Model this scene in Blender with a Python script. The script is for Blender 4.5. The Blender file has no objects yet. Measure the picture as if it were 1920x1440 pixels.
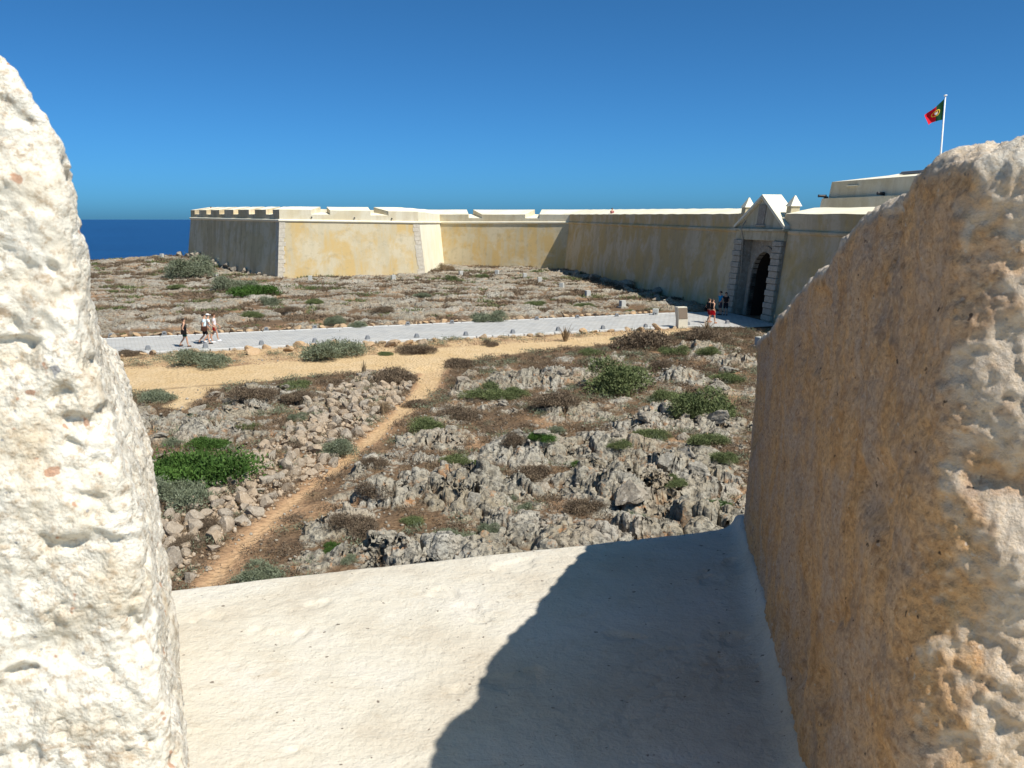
import bpy, bmesh, math, random
import numpy as np
from mathutils import Vector, Matrix, Euler

random.seed(7)
RNG = np.random.default_rng(11)
R = math.radians
SC = bpy.context.scene
COL = SC.collection

# ------------------------------------------------------------------ camera, sky, sun, exposure
F_PX = 1700.0                    # focal length in pixels of a 1920 px wide picture
PITCH = R(10.3)
EYE = 8.0                        # eye height above the foot of the rampart (m)
cam_data = bpy.data.cameras.new('camera')
cam_data.sensor_width = 36.0
cam_data.lens = 36.0 * F_PX / 1920.0
cam_data.clip_start = 0.05
cam_data.clip_end = 200000.0
cam_data.dof.use_dof = True
cam_data.dof.focus_distance = 16.0
cam_data.dof.aperture_fstop = 22.0
cam = bpy.data.objects.new('camera', cam_data)
COL.objects.link(cam)
cam.location = (0, 0, EYE)
cam.rotation_euler = (math.pi / 2 - PITCH, 0, 0)
SC.camera = cam

SUN_AZ = R(130.0)                # clockwise from +Y (the view direction)
SUN_EL = R(52.0)
world = bpy.data.worlds.new('World')
SC.world = world
world.use_nodes = True
wn = world.node_tree
wn.nodes.clear()
w_out = wn.nodes.new('ShaderNodeOutputWorld')
w_bg = wn.nodes.new('ShaderNodeBackground')
w_sky = wn.nodes.new('ShaderNodeTexSky')
w_sky.sky_type = 'NISHITA'
w_sky.sun_disc = False
w_sky.sun_elevation = SUN_EL
w_sky.sun_rotation = SUN_AZ
w_sky.altitude = 0
w_sky.air_density = 0.4
w_sky.dust_density = 1.05
w_sky.ozone_density = 10.0
w_bg.inputs['Strength'].default_value = 0.104
w_tint = wn.nodes.new('ShaderNodeMix')          # even colour grade of the whole sky, towards a saturated summer blue
w_tint.data_type = 'RGBA'; w_tint.blend_type = 'MULTIPLY'; w_tint.inputs[0].default_value = 1.0
w_tint.inputs[7].default_value = (0.49, 1.04, 1.10, 1)
wn.links.new(w_sky.outputs[0], w_tint.inputs[6])
wn.links.new(w_tint.outputs[2], w_bg.inputs['Color'])
wn.links.new(w_bg.outputs[0], w_out.inputs['Surface'])

sun_data = bpy.data.lights.new('sun', 'SUN')
sun_data.energy = 5.0
sun_data.angle = R(0.53)
sun_data.color = (1.0, 0.955, 0.88)
sun = bpy.data.objects.new('sun', sun_data)
COL.objects.link(sun)
S_VEC = Vector((math.sin(SUN_AZ) * math.cos(SUN_EL), math.cos(SUN_AZ) * math.cos(SUN_EL), math.sin(SUN_EL)))
sun.rotation_euler = S_VEC.to_track_quat('Z', 'Y').to_euler()
sun.location = (40, -40, 80)

SC.view_settings.view_transform = 'Standard'
SC.view_settings.look = 'None'
SC.view_settings.exposure = 0.36
SC.view_settings.gamma = 1.0
SC.view_settings.use_curve_mapping = False
SC.render.engine = 'CYCLES'
SC.cycles.max_bounces = 6
SC.cycles.diffuse_bounces = 3

# ------------------------------------------------------------------ numpy noise
def _h(ix, iy, iz, seed):
    n = (ix.astype(np.int64) * 374761393 + iy.astype(np.int64) * 668265263 + iz * 2147483647 * 3 + seed * 974711) & 0xffffffff
    n = ((n ^ (n >> 13)) * 1274126177) & 0xffffffff
    n = ((n ^ (n >> 16)) * 2246822519) & 0xffffffff
    return ((n ^ (n >> 15)) & 0xffffff).astype(np.float64) / 16777215.0

def h2(ix, iy, seed=0):
    return _h(ix, iy, np.zeros(1, np.int64), seed)

def h3(ix, iy, iz, seed=0):
    return _h(ix, iy, iz.astype(np.int64), seed)

def sst(a, b, x):
    t = np.clip((x - a) / (b - a), 0, 1)
    return t * t * (3 - 2 * t)

def gn2(x, y, seed=0):
    ix = np.floor(x); iy = np.floor(y); fx = x - ix; fy = y - iy
    u = fx * fx * fx * (fx * (fx * 6 - 15) + 10); v = fy * fy * fy * (fy * (fy * 6 - 15) + 10)
    def g(dx, dy):
        a = h2(ix + dx, iy + dy, seed) * 2 * np.pi
        return np.cos(a) * (fx - dx) + np.sin(a) * (fy - dy)
    return 1.5 * ((g(0, 0) * (1 - u) + g(1, 0) * u) * (1 - v) + (g(0, 1) * (1 - u) + g(1, 1) * u) * v)

def fbm2(x, y, o=4, seed=0, gain=0.5):
    s = 0; a = 1; t = 0
    for i in range(o):
        s = s + a * gn2(x * 2 ** i + 17.3 * i, y * 2 ** i - 9.1 * i, seed + i); t += a; a *= gain
    return s / t

def vn3(x, y, z, seed=0):
    ix = np.floor(x); iy = np.floor(y); iz = np.floor(z)
    fx = x - ix; fy = y - iy; fz = z - iz
    fx = fx * fx * (3 - 2 * fx); fy = fy * fy * (3 - 2 * fy); fz = fz * fz * (3 - 2 * fz)
    def c(a, b, d): return h3(ix + a, iy + b, iz + d, seed)
    x00 = c(0, 0, 0) * (1 - fx) + c(1, 0, 0) * fx; x10 = c(0, 1, 0) * (1 - fx) + c(1, 1, 0) * fx
    x01 = c(0, 0, 1) * (1 - fx) + c(1, 0, 1) * fx; x11 = c(0, 1, 1) * (1 - fx) + c(1, 1, 1) * fx
    y0 = x00 * (1 - fy) + x10 * fy; y1 = x01 * (1 - fy) + x11 * fy
    return (y0 * (1 - fz) + y1 * fz) * 2 - 1

def fbm3(p, scale, o=3, seed=0, gain=0.5):
    s = 0; a = 1; t = 0
    for i in range(o):
        k = scale * 2.03 ** i
        s = s + a * vn3(p[..., 0] * k + 3.7 * i, p[..., 1] * k + 1.9 * i, p[..., 2] * k - 5.3 * i, seed + i); t += a; a *= gain
    return s / t

def worley(x, y, seed=0):
    ix = np.floor(x); iy = np.floor(y)
    f1 = np.full(x.shape, 9.0); f2 = np.full(x.shape, 9.0); rid = np.zeros(x.shape)
    for dx in (-1, 0, 1):
        for dy in (-1, 0, 1):
            cx = ix + dx; cy = iy + dy
            px = cx + h2(cx, cy, seed); py = cy + h2(cx, cy, seed + 1)
            d = np.hypot(x - px, y - py); r = h2(cx, cy, seed + 2)
            m = d < f1
            f2 = np.where(m, f1, np.minimum(f2, d)); rid = np.where(m, r, rid); f1 = np.where(m, d, f1)
    return f1, f2, rid

# ------------------------------------------------------------------ helpers
def ray(px, py):
    xx = (px - 960.0) / F_PX; yy = (720.0 - py) / F_PX
    return xx, math.cos(PITCH) + math.sin(PITCH) * yy, -math.sin(PITCH) + math.cos(PITCH) * yy

SLOPE = 0.013
def gp(px, py):
    """the spot on the (gently rising) ground plane seen at a pixel of the photograph"""
    a, b, c = ray(px, py)
    t = EYE / (SLOPE * b - c)
    return (a * t, b * t)

def tag(o, label=None, cat=None, group=None, kind=None):
    if label: o['label'] = label
    if cat: o['category'] = cat
    if group: o['group'] = group
    if kind: o['kind'] = kind
    return o

def empty(name, loc=(0, 0, 0), rz=0.0):
    o = bpy.data.objects.new(name, None)
    o.empty_display_size = 0.2
    COL.objects.link(o); o.location = loc; o.rotation_euler = (0, 0, rz)
    return o

def link(name, me, m=None, parent=None, loc=None):
    o = bpy.data.objects.new(name, me)
    COL.objects.link(o)
    if m is not None and not me.materials: me.materials.append(m)
    if parent is not None: o.parent = parent
    if loc is not None: o.location = loc
    return o

def mesh_np(name, verts, faces, smooth=False):
    """faces: (n,4) or (n,3) int array"""
    verts = np.asarray(verts, np.float32); faces = np.asarray(faces, np.int32)
    me = bpy.data.meshes.new(name)
    me.vertices.add(len(verts)); me.vertices.foreach_set('co', verts.ravel())
    k = faces.shape[1]
    me.loops.add(faces.size); me.loops.foreach_set('vertex_index', faces.ravel())
    me.polygons.add(len(faces))
    me.polygons.foreach_set('loop_start', np.arange(0, faces.size, k, dtype=np.int32))
    me.polygons.foreach_set('loop_total', np.full(len(faces), k, np.int32))
    if smooth: me.polygons.foreach_set('use_smooth', np.ones(len(faces), bool))
    me.update(calc_edges=True); me.validate()
    return me

def grid_faces(nr, nc):
    i = np.arange((nr - 1) * (nc - 1)); r = i // (nc - 1); c = i % (nc - 1)
    a = r * nc + c
    return np.stack([a, a + 1, a + nc + 1, a + nc], 1)

def attr(me, name, vals):
    at = me.attributes.new(name, 'FLOAT', 'POINT')
    at.data.foreach_set('value', np.asarray(vals, np.float32).ravel())

def pydata(name, v, f, smooth=False):
    me = bpy.data.meshes.new(name); me.from_pydata([tuple(p) for p in v], [], f); me.update()
    if smooth:
        for p in me.polygons: p.use_smooth = True
    return me

def bm_mesh(name, bm, smooth=False):
    bmesh.ops.recalc_face_normals(bm, faces=bm.faces)
    me = bpy.data.meshes.new(name); bm.to_mesh(me); bm.free()
    if smooth:
        for p in me.polygons: p.use_smooth = True
    return me

def bm_hexa(bm, p8):
    """p8: four bottom corners then four top corners, same winding"""
    vs = [bm.verts.new(p) for p in p8]
    for f in ((0, 1, 2, 3), (4, 5, 6, 7), (0, 1, 5, 4), (1, 2, 6, 5), (2, 3, 7, 6), (3, 0, 4, 7)):
        bm.faces.new([vs[i] for i in f])
    return vs

def bm_box(bm, c, s, rz=0.0, taper=1.0):
    cx, cy, cz = c; sx, sy, sz = s[0] / 2, s[1] / 2, s[2] / 2
    p = []
    for z, k in ((-sz, 1.0), (sz, taper)):
        for x, y in ((-sx, -sy), (sx, -sy), (sx, sy), (-sx, sy)):
            x, y = x * k, y * k
            p.append((cx + x * math.cos(rz) - y * math.sin(rz), cy + x * math.sin(rz) + y * math.cos(rz), cz + z))
    return bm_hexa(bm, p)

def bevel(bm, w, seg=2):
    bmesh.ops.recalc_face_normals(bm, faces=bm.faces)
    bmesh.ops.bevel(bm, geom=list(bm.edges), offset=w, segments=seg, affect='EDGES', profile=0.6)

def bm_tube(bm, pts, rad, n=8):
    rings = []
    for i, p in enumerate(pts):
        p = Vector(p)
        d = (Vector(pts[min(i + 1, len(pts) - 1)]) - Vector(pts[max(i - 1, 0)])).normalized()
        a = d.orthogonal().normalized(); b = d.cross(a)
        r = rad[i] if hasattr(rad, '__len__') else rad
        rings.append([bm.verts.new(p + (a * math.cos(2 * math.pi * k / n) + b * math.sin(2 * math.pi * k / n)) * r) for k in range(n)])
    for q, w in zip(rings, rings[1:]):
        for k in range(n):
            bm.faces.new((q[k], q[(k + 1) % n], w[(k + 1) % n], w[k]))
    bm.faces.new(rings[0][::-1]); bm.faces.new(rings[-1])

# ------------------------------------------------------------------ material DSL
class M:
    def __init__(s, name, rough=0.9, spec=0.2):
        s.m = bpy.data.materials.new(name); s.m.use_nodes = True
        s.nt = s.m.node_tree; s.nt.nodes.clear()
        s.out = s.nt.nodes.new('ShaderNodeOutputMaterial')
        s.b = s.nt.nodes.new('ShaderNodeBsdfPrincipled')
        s.b.inputs['Roughness'].default_value = rough
        s.b.inputs['Specular IOR Level'].default_value = spec
        s.nt.links.new(s.b.outputs[0], s.out.inputs['Surface'])
        s._co = None
    def n(s, t): return s.nt.nodes.new(t)
    def put(s, sock, v):
        if isinstance(v, bpy.types.NodeSocket): s.nt.links.new(v, sock)
        elif isinstance(v, (tuple, list)) and len(v) == 3 and sock.type == 'RGBA': sock.default_value = (*v, 1)
        else: sock.default_value = v
    def co(s, kind='Object'):
        if s._co is None: s._co = s.n('ShaderNodeTexCoord')
        return s._co.outputs[kind]
    def pos(s): return s.n('ShaderNodeNewGeometry').outputs['Position']
    def scale(s, vec, sc, rot=(0, 0, 0)):
        k = s.n('ShaderNodeMapping'); s.put(k.inputs['Vector'], vec); k.inputs['Scale'].default_value = sc; k.inputs['Rotation'].default_value = rot
        return k.outputs[0]
    def noise(s, vec, scale, detail=4, rough=0.55, dist=0.0, col=False):
        k = s.n('ShaderNodeTexNoise'); s.put(k.inputs['Vector'], vec)
        k.inputs['Scale'].default_value = scale; k.inputs['Detail'].default_value = detail
        k.inputs['Roughness'].default_value = rough; k.inputs['Distortion'].default_value = dist
        return k.outputs['Color' if col else 'Fac']
    def vor(s, vec, scale, feat='F1', out='Distance', rnd=1.0):
        k = s.n('ShaderNodeTexVoronoi'); k.feature = feat; s.put(k.inputs['Vector'], vec); k.inputs['Scale'].default_value = scale
        k.inputs['Randomness'].default_value = rnd
        return k.outputs[out]
    def ramp(s, fac, stops, interp='LINEAR'):
        k = s.n('ShaderNodeValToRGB'); s.put(k.inputs[0], fac); e = k.color_ramp; e.interpolation = interp
        while len(e.elements) < len(stops): e.elements.new(0.5)
        for el, (p, c) in zip(e.elements, stops):
            el.position = p; el.color = (c, c, c, 1) if not hasattr(c, '__len__') else (*c, 1)
        return k.outputs[0]
    def mix(s, fac, a, b, mode='MIX'):
        k = s.n('ShaderNodeMix'); k.data_type = 'RGBA'; k.blend_type = mode
        s.put(k.inputs[0], fac); s.put(k.inputs[6], a); s.put(k.inputs[7], b)
        return k.outputs[2]
    def math(s, op, a, b=0.0):
        k = s.n('ShaderNodeMath'); k.operation = op; s.put(k.inputs[0], a); s.put(k.inputs[1], b)
        return k.outputs[0]
    def attr(s, name):
        k = s.n('ShaderNodeAttribute'); k.attribute_name = name
        return k.outputs['Fac']
    def rnd(s): return s.n('ShaderNodeObjectInfo').outputs['Random']
    def bump(s, h, strength=0.5, dist=0.01, normal=None):
        k = s.n('ShaderNodeBump'); s.put(k.inputs['Height'], h); k.inputs['Strength'].default_value = strength; k.inputs['Distance'].default_value = dist
        if normal is not None: s.nt.links.new(normal, k.inputs['Normal'])
        return k.outputs[0]
    def done(s, col, normal=None, rough=None):
        s.put(s.b.inputs['Base Color'], col)
        if normal is not None: s.nt.links.new(normal, s.b.inputs['Normal'])
        if rough is not None: s.put(s.b.inputs['Roughness'], rough)
        return s.m

def plain(name, col, rough=0.8, spec=0.3, var=0.12, scale=6.0):
    k = M(name, rough, spec)
    f = k.noise(k.co(), scale, 4)
    a = tuple(max(0, c * (1 - var)) for c in col); b = tuple(min(1, c * (1 + var)) for c in col)
    return k.done(k.mix(f, a, b))

# ---- ground
def mat_terrain():
    k = M('limestone_and_soil', 0.95, 0.1)
    P = k.pos()
    n1 = k.noise(P, 0.9, 6, 0.6); n2 = k.noise(P, 5.0, 5, 0.65); n3 = k.noise(P, 22.0, 4, 0.7); n4 = k.noise(P, 0.35, 3, 0.5)
    rock = k.ramp(n2, [(0.28, (0.10, 0.088, 0.068)), (0.42, (0.225, 0.20, 0.156)), (0.58, (0.34, 0.305, 0.24)), (0.76, (0.47, 0.43, 0.35))])
    rock = k.mix(k.ramp(n1, [(0.42, 0.0), (0.62, 0.6)]), rock, (0.33, 0.26, 0.165))
    rock = k.mix(k.ramp(n4, [(0.45, 0.0), (0.65, 0.35)]), rock, (0.50, 0.475, 0.42))
    rock = k.mix(k.ramp(k.noise(P, 1.7, 5, 0.7), [(0.585, 0.0), (0.67, 0.8)]), rock, (0.36, 0.165, 0.06))
    rock = k.mix(k.ramp(k.noise(P, 6.0, 6, 0.78), [(0.515, 0.0), (0.60, 0.85)]), rock, (0.075, 0.07, 0.062))
    rock = k.mix(k.ramp(k.vor(P, 7.0), [(0.10, 0.75), (0.26, 0.0)]), rock, (0.085, 0.078, 0.066))  # shade of the bump's pits put into the rock colour
    rock = k.mix(k.ramp(n3, [(0.58, 0.0), (0.72, 0.5)]), rock, (0.56, 0.53, 0.46))
    soil = k.ramp(n2, [(0.25, (0.075, 0.046, 0.028)), (0.5, (0.175, 0.108, 0.06)), (0.75, (0.30, 0.20, 0.115))])
    litter = k.ramp(n3, [(0.3, (0.055, 0.038, 0.028)), (0.7, (0.22, 0.145, 0.085))])
    soil = k.mix(k.ramp(n1, [(0.38, 0.0), (0.58, 0.85)]), soil, litter)
    sand = k.ramp(n2, [(0.2, (0.43, 0.28, 0.135)), (0.5, (0.55, 0.38, 0.195)), (0.8, (0.62, 0.46, 0.275))])
    sand = k.mix(k.ramp(n1, [(0.35, 0.0), (0.7, 0.55)]), sand, (0.66, 0.50, 0.31))
    sand = k.mix(k.ramp(n3, [(0.60, 0.0), (0.74, 0.6)]), sand, (0.40, 0.27, 0.15))
    red = k.ramp(n2, [(0.2, (0.36, 0.205, 0.105)), (0.8, (0.54, 0.35, 0.205))])
    c = k.mix(k.attr('rock'), soil, rock)
    c = k.mix(k.attr('red'), c, red)
    c = k.mix(k.attr('sand'), c, sand)
    b = k.bump(k.math('ADD', k.math('MULTIPLY', n2, 0.6), k.math('MULTIPLY', n3, 0.4)), 0.9, 0.10)
    b = k.bump(k.vor(P, 7.0), 0.6, 0.10, b)
    return k.done(c, b)

def mat_stone(name, warm=0.4, lo=(0.21, 0.175, 0.135), hi=(0.44, 0.375, 0.295)):
    k = M(name, 0.92, 0.12)
    O = k.co(); n = k.noise(O, 3.0, 6, 0.65); n3 = k.noise(O, 14.0, 4, 0.7)
    c = k.ramp(n, [(0.28, lo), (0.7, hi)])
    c = k.mix(k.math('MULTIPLY', k.rnd(), warm), c, (0.52, 0.33, 0.17))
    c = k.mix(k.ramp(n3, [(0.58, 0.0), (0.70, 0.6)]), c, (0.15, 0.135, 0.115))
    c = k.mix(k.ramp(k.noise(O, 6.0, 3), [(0.6, 0.0), (0.72, 0.6)]), c, (0.50, 0.475, 0.42))
    return k.done(c, k.bump(k.math('ADD', n, k.math('MULTIPLY', n3, 0.4)), 0.7, 0.08))

def mat_plaster(name, base, pale, stain, streak=0.6, seed=0.0, grime=0.3):
    k = M(name, 0.93, 0.1)
    P = k.pos()
    P2 = k.scale(P, (1, 1, 1), (0, 0, seed))
    n = k.noise(P2, 0.33, 6, 0.62, 0.4); m = k.noise(P2, 1.4, 5, 0.7)
    st = k.noise(k.scale(P2, (1.1, 1.1, 0.10)), 0.9, 5, 0.65)
    c = k.mix(k.ramp(n, [(0.44, 0.0), (0.56, 0.85)]), base, pale)
    c = k.mix(k.math('MULTIPLY', k.ramp(st, [(0.47, 0.0), (0.62, 1.0)]), streak), c, stain)
    c = k.mix(k.math('MULTIPLY', k.ramp(m, [(0.54, 0.0), (0.68, 1.0)]), grime), c, tuple(x * 0.62 for x in stain))
    fine = k.noise(P, 9.0, 5, 0.7)
    c = k.mix(k.ramp(fine, [(0.3, 0.22), (0.7, 0.0)]), c, tuple(x * 0.7 for x in base))
    return k.done(c, k.bump(fine, 0.4, 0.03))

def mat_stucco_white():
    k = M('rough_white_stucco', 0.95, 0.08)
    P = k.pos()
    n = k.noise(P, 14.0, 6, 0.65); f = k.noise(P, 110.0, 5, 0.75); g = k.vor(P, 230.0); h = k.noise(P, 420.0, 3, 0.7)
    c = k.ramp(n, [(0.28, (0.56, 0.455, 0.32)), (0.42, (0.67, 0.60, 0.48)), (0.60, (0.74, 0.69, 0.59))])
    tan = k.ramp(k.noise(k.scale(P, (1, 1, 1.6)), 8.0, 7, 0.78, 0.8), [(0.575, 0.0), (0.64, 0.8)])
    c = k.mix(tan, c, (0.33, 0.235, 0.15))
    c = k.mix(k.ramp(f, [(0.50, 0.0), (0.64, 0.75)]), c, (0.42, 0.31, 0.20))
    c = k.mix(k.ramp(k.noise(P, 48.0, 2), [(0.69, 0.0), (0.72, 0.8)]), c, (0.42, 0.22, 0.13))
    c = k.mix(k.ramp(k.noise(k.scale(P, (1, 1, 1), (0, 0, 1.0)), 60.0, 2), [(0.71, 0.0), (0.73, 0.8)]), c, (0.25, 0.25, 0.26))
    mask = k.ramp(k.noise(P, 11.0, 4, 0.6), [(0.38, 0.15), (0.6, 1.0)])
    hgt = k.math('SUBTRACT', f, k.math('ADD', k.math('MULTIPLY', g, 0.35), k.math('MULTIPLY', k.vor(P, 105.0), 0.35)))
    b = k.bump(k.math('MULTIPLY', hgt, mask), 0.65, 0.008)
    b = k.bump(h, 0.5, 0.0015, b)
    return k.done(c, b)

def mat_stucco_ochre():
    k = M('ochre_stained_stucco', 0.95, 0.06)
    P = k.pos()
    n = k.noise(P, 6.0, 7, 0.66, 0.6); f = k.noise(P, 130.0, 5, 0.75); v = k.noise(k.scale(P, (3, 3, 1.5)), 4.0, 6, 0.72); m = k.noise(P, 28.0, 5, 0.72)
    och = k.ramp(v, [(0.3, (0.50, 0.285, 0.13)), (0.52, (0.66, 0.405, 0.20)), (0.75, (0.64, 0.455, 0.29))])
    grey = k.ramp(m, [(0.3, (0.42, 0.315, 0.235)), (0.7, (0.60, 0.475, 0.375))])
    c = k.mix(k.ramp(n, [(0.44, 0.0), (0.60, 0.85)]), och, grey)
    c = k.mix(k.ramp(m, [(0.52, 0.0), (0.66, 0.65)]), c, (0.38, 0.205, 0.085))
    c = k.mix(k.ramp(k.noise(P, 9.0, 6, 0.7, 0.8), [(0.54, 0.0), (0.66, 0.6)]), c, (0.29, 0.225, 0.18))
    c = k.mix(k.ramp(f, [(0.51, 0.0), (0.63, 0.65)]), c, (0.28, 0.17, 0.095))
    c = k.mix(k.ramp(f, [(0.32, 0.7), (0.44, 0.0)]), c, (0.74, 0.57, 0.38))
    c = k.mix(k.ramp(k.noise(P, 75.0, 2), [(0.70, 0.0), (0.73, 0.9)]), c, (0.07, 0.05, 0.04))
    c = k.mix(k.ramp(k.noise(P, 64.0, 2), [(0.28, 0.6), (0.31, 0.0)]), c, (0.60, 0.52, 0.43))
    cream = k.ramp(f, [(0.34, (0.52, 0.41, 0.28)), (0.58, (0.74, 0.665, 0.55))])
    c = k.mix(k.attr('cream'), c, cream)  # pale mask carries the sunlit look of the rear corner and top
    b = k.bump(k.math('ADD', f, k.math('MULTIPLY', m, 1.0)), 0.8, 0.008)
    b = k.bump(k.vor(P, 160.0), -0.3, 0.004, b)
    return k.done(c, b)

def mat_sill():
    k = M('cream_limewash', 0.92, 0.08)
    P = k.pos()
    n = k.noise(P, 3.0, 6, 0.6); f = k.noise(P, 90.0, 5, 0.7)
    c = k.ramp(n, [(0.3, (0.49, 0.43, 0.34)), (0.5, (0.575, 0.53, 0.44)), (0.68, (0.615, 0.575, 0.50))])
    c = k.mix(k.ramp(f, [(0.58, 0.0), (0.72, 0.5)]), c, (0.42, 0.34, 0.25))
    c = k.mix(k.ramp(k.noise(P, 40.0, 2), [(0.70, 0.0), (0.72, 0.85)]), c, (0.13, 0.10, 0.08))
    c = k.mix(k.ramp(k.noise(k.scale(P, (1, 2.2, 1)), 6.0, 7, 0.8, 1.0), [(0.56, 0.0), (0.66, 0.5)]), c, (0.43, 0.355, 0.26))
    c = k.mix(k.ramp(k.noise(P, 1.3, 6, 0.7, 0.5), [(0.48, 0.0), (0.68, 0.35)]), c, (0.50, 0.43, 0.33))
    b = k.bump(f, 0.7, 0.005)
    b = k.bump(k.noise(P, 22.0, 5, 0.65), 0.6, 0.016, b)
    return k.done(c, b)

def mat_paving():
    k = M('pale_granite_setts', 0.85, 0.2)
    P = k.pos()
    V = k.scale(P, (1, 1, 1), (0, 0, R(-24)))
    br = k.n('ShaderNodeTexBrick'); k.put(br.inputs['Vector'], V)
    br.inputs['Scale'].default_value = 1.0; br.inputs['Brick Width'].default_value = 0.42; br.inputs['Row Height'].default_value = 0.30
    br.inputs['Mortar Size'].default_value = 0.030; br.inputs['Mortar Smooth'].default_value = 0.3
    br.inputs['Color1'].default_value = (0.34, 0.34, 0.33, 1); br.inputs['Color2'].default_value = (0.44, 0.44, 0.425, 1); br.inputs['Mortar'].default_value = (0.27, 0.25, 0.22, 1)
    n = k.noise(P, 0.8, 5, 0.6)
    c = k.mix(k.ramp(n, [(0.35, 0.0), (0.70, 0.6)]), br.outputs['Color'], (0.47, 0.44, 0.39))
    c = k.mix(k.ramp(k.noise(P, 14.0, 4), [(0.55, 0.0), (0.75, 0.4)]), c, (0.30, 0.29, 0.27))
    return k.done(c, k.bump(br.outputs['Fac'], -0.6, 0.02))

def mat_leaf(name, lo, hi, tip):
    k = M(name, 0.75, 0.15)
    O = k.co(); n = k.noise(O, 2.2, 4, 0.6)
    c = k.mix(k.ramp(n, [(0.35, 0.0), (0.65, 1.0)]), lo, hi)
    c = k.mix(k.ramp(k.noise(O, 9.0, 3), [(0.55, 0.0), (0.7, 0.7)]), c, tip)
    k.m.node_tree.nodes.active = k.b
    return k.done(c)

def mat_sea():
    k = M('atlantic_sea', 0.30, 0.14)
    P = k.pos()
    n = k.noise(k.scale(P, (1, 2.4, 1)), 0.004, 6, 0.6)
    c = k.ramp(n, [(0.35, (0.0035, 0.030, 0.105)), (0.65, (0.006, 0.046, 0.145))])
    w = k.noise(k.scale(P, (1, 1.7, 1)), 0.09, 6, 0.65)
    return k.done(c, k.bump(w, 0.6, 2.5))

MT = {}
MT['terrain'] = mat_terrain()
MT['stone'] = mat_stone('rubble_limestone', 0.35)
MT['roadstone'] = mat_stone('tan_verge_stone', 0.75, (0.25, 0.18, 0.115), (0.46, 0.36, 0.25))
MT['boulder'] = mat_stone('pitted_grey_limestone', 0.15, (0.14, 0.125, 0.10), (0.37, 0.335, 0.275))
MT['plaster_sun'] = mat_plaster('ochre_plaster', (0.55, 0.395, 0.18), (0.57, 0.505, 0.37), (0.50, 0.44, 0.31), 0.8, 0.0, 0.4)
MT['plaster_cream'] = mat_plaster('cream_plaster', (0.80, 0.72, 0.52), (0.80, 0.75, 0.60), (0.72, 0.62, 0.42), 0.3, 1.0, 0.05)
MT['plaster_grey'] = mat_plaster('weathered_grey_plaster', (0.60, 0.475, 0.285), (0.66, 0.565, 0.41), (0.42, 0.325, 0.20), 0.7, 2.0, 0.35)
MT['plaster_gate'] = mat_plaster('stained_gate_wall_plaster', (0.56, 0.40, 0.185), (0.63, 0.535, 0.385), (0.47, 0.375, 0.235), 0.65, 3.2, 0.4)
MT['plaster_parapet'] = mat_plaster('beige_parapet_plaster', (0.62, 0.53, 0.36), (0.68, 0.62, 0.48), (0.50, 0.41, 0.27), 0.45, 4.0, 0.2)
MT['plaster_lit_top'] = mat_plaster('cream_lit_top_plaster', (0.77, 0.70, 0.52), (0.80, 0.75, 0.62), (0.70, 0.58, 0.36), 0.25, 5.0, 0.1)  # paler than the wall fronts: sunlight on the tops put into the colour
MT['quoin'] = mat_stone('pale_quoin_stone', 0.1, (0.42, 0.375, 0.30), (0.60, 0.545, 0.45))
MT['gatecream'] = mat_plaster('beige_gate_plaster', (0.52, 0.45, 0.30), (0.57, 0.51, 0.38), (0.38, 0.315, 0.21), 0.7, 6.0, 0.5)
MT['ashlar'] = mat_stone('grey_ashlar', 0.15, (0.30, 0.265, 0.21), (0.46, 0.42, 0.35))
MT['ashlar_dark'] = mat_stone('dark_grey_ashlar', 0.15, (0.22, 0.195, 0.16), (0.38, 0.345, 0.285))
MT['stucco'] = mat_stucco_white()
MT['ochre'] = mat_stucco_ochre()
MT['sill'] = mat_sill()
MT['paving'] = mat_paving()
MT['kerb'] = plain('pale_kerb_stone', (0.50, 0.49, 0.46), 0.85, 0.2, 0.15, 3.0)
MT['sea'] = mat_sea()
MT['dark'] = plain('dark_void', (0.02, 0.018, 0.016), 0.9, 0.1)
MT['passage_dark'] = plain('dark_passage_and_door', (0.035, 0.025, 0.018), 0.8, 0.2)  # dark door and vault: the passage's gloom put into the colour
MT['iron'] = plain('black_cast_iron', (0.02, 0.02, 0.022), 0.55, 0.4)
MT['lampgrey'] = plain('grey_cast_lamp_housing', (0.22, 0.225, 0.23), 0.6, 0.3)
MT['whitebox'] = plain('pale_concrete', (0.45, 0.445, 0.41), 0.85, 0.2)
MT['panelstone'] = plain('beige_stone_post', (0.56, 0.52, 0.42), 0.85, 0.2)
MT['panel'] = plain('brown_sign_panel', (0.16, 0.12, 0.085), 0.6, 0.3)
MT['polewhite'] = plain('white_painted_pole', (0.78, 0.78, 0.77), 0.5, 0.4)
MT['flag_red'] = plain('red_flag_cloth', (0.46, 0.010, 0.022), 0.85, 0.1)
MT['flag_green'] = plain('green_flag_cloth', (0.010, 0.050, 0.020), 0.85, 0.1)
MT['flag_gold'] = plain('gold_flag_print', (0.62, 0.42, 0.05), 0.8, 0.1)
MT['flag_white'] = plain('white_flag_print', (0.75, 0.75, 0.75), 0.8, 0.1)
MT['flag_blue'] = plain('blue_flag_print', (0.02, 0.06, 0.30), 0.8, 0.1)
MT['leaf_grey'] = mat_leaf('grey_green_leaves', (0.115, 0.130, 0.075), (0.200, 0.220, 0.140), (0.28, 0.30, 0.21))
MT['leaf_olive'] = mat_leaf('olive_green_leaves', (0.080, 0.100, 0.038), (0.150, 0.175, 0.068), (0.22, 0.235, 0.11))
MT['leaf_green'] = mat_leaf('bright_green_leaves', (0.034, 0.072, 0.014), (0.068, 0.130, 0.024), (0.12, 0.19, 0.045))
MT['leaf_brown'] = mat_leaf('dry_brown_twigs', (0.095, 0.066, 0.044), (0.185, 0.135, 0.088), (0.31, 0.24, 0.155))
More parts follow.
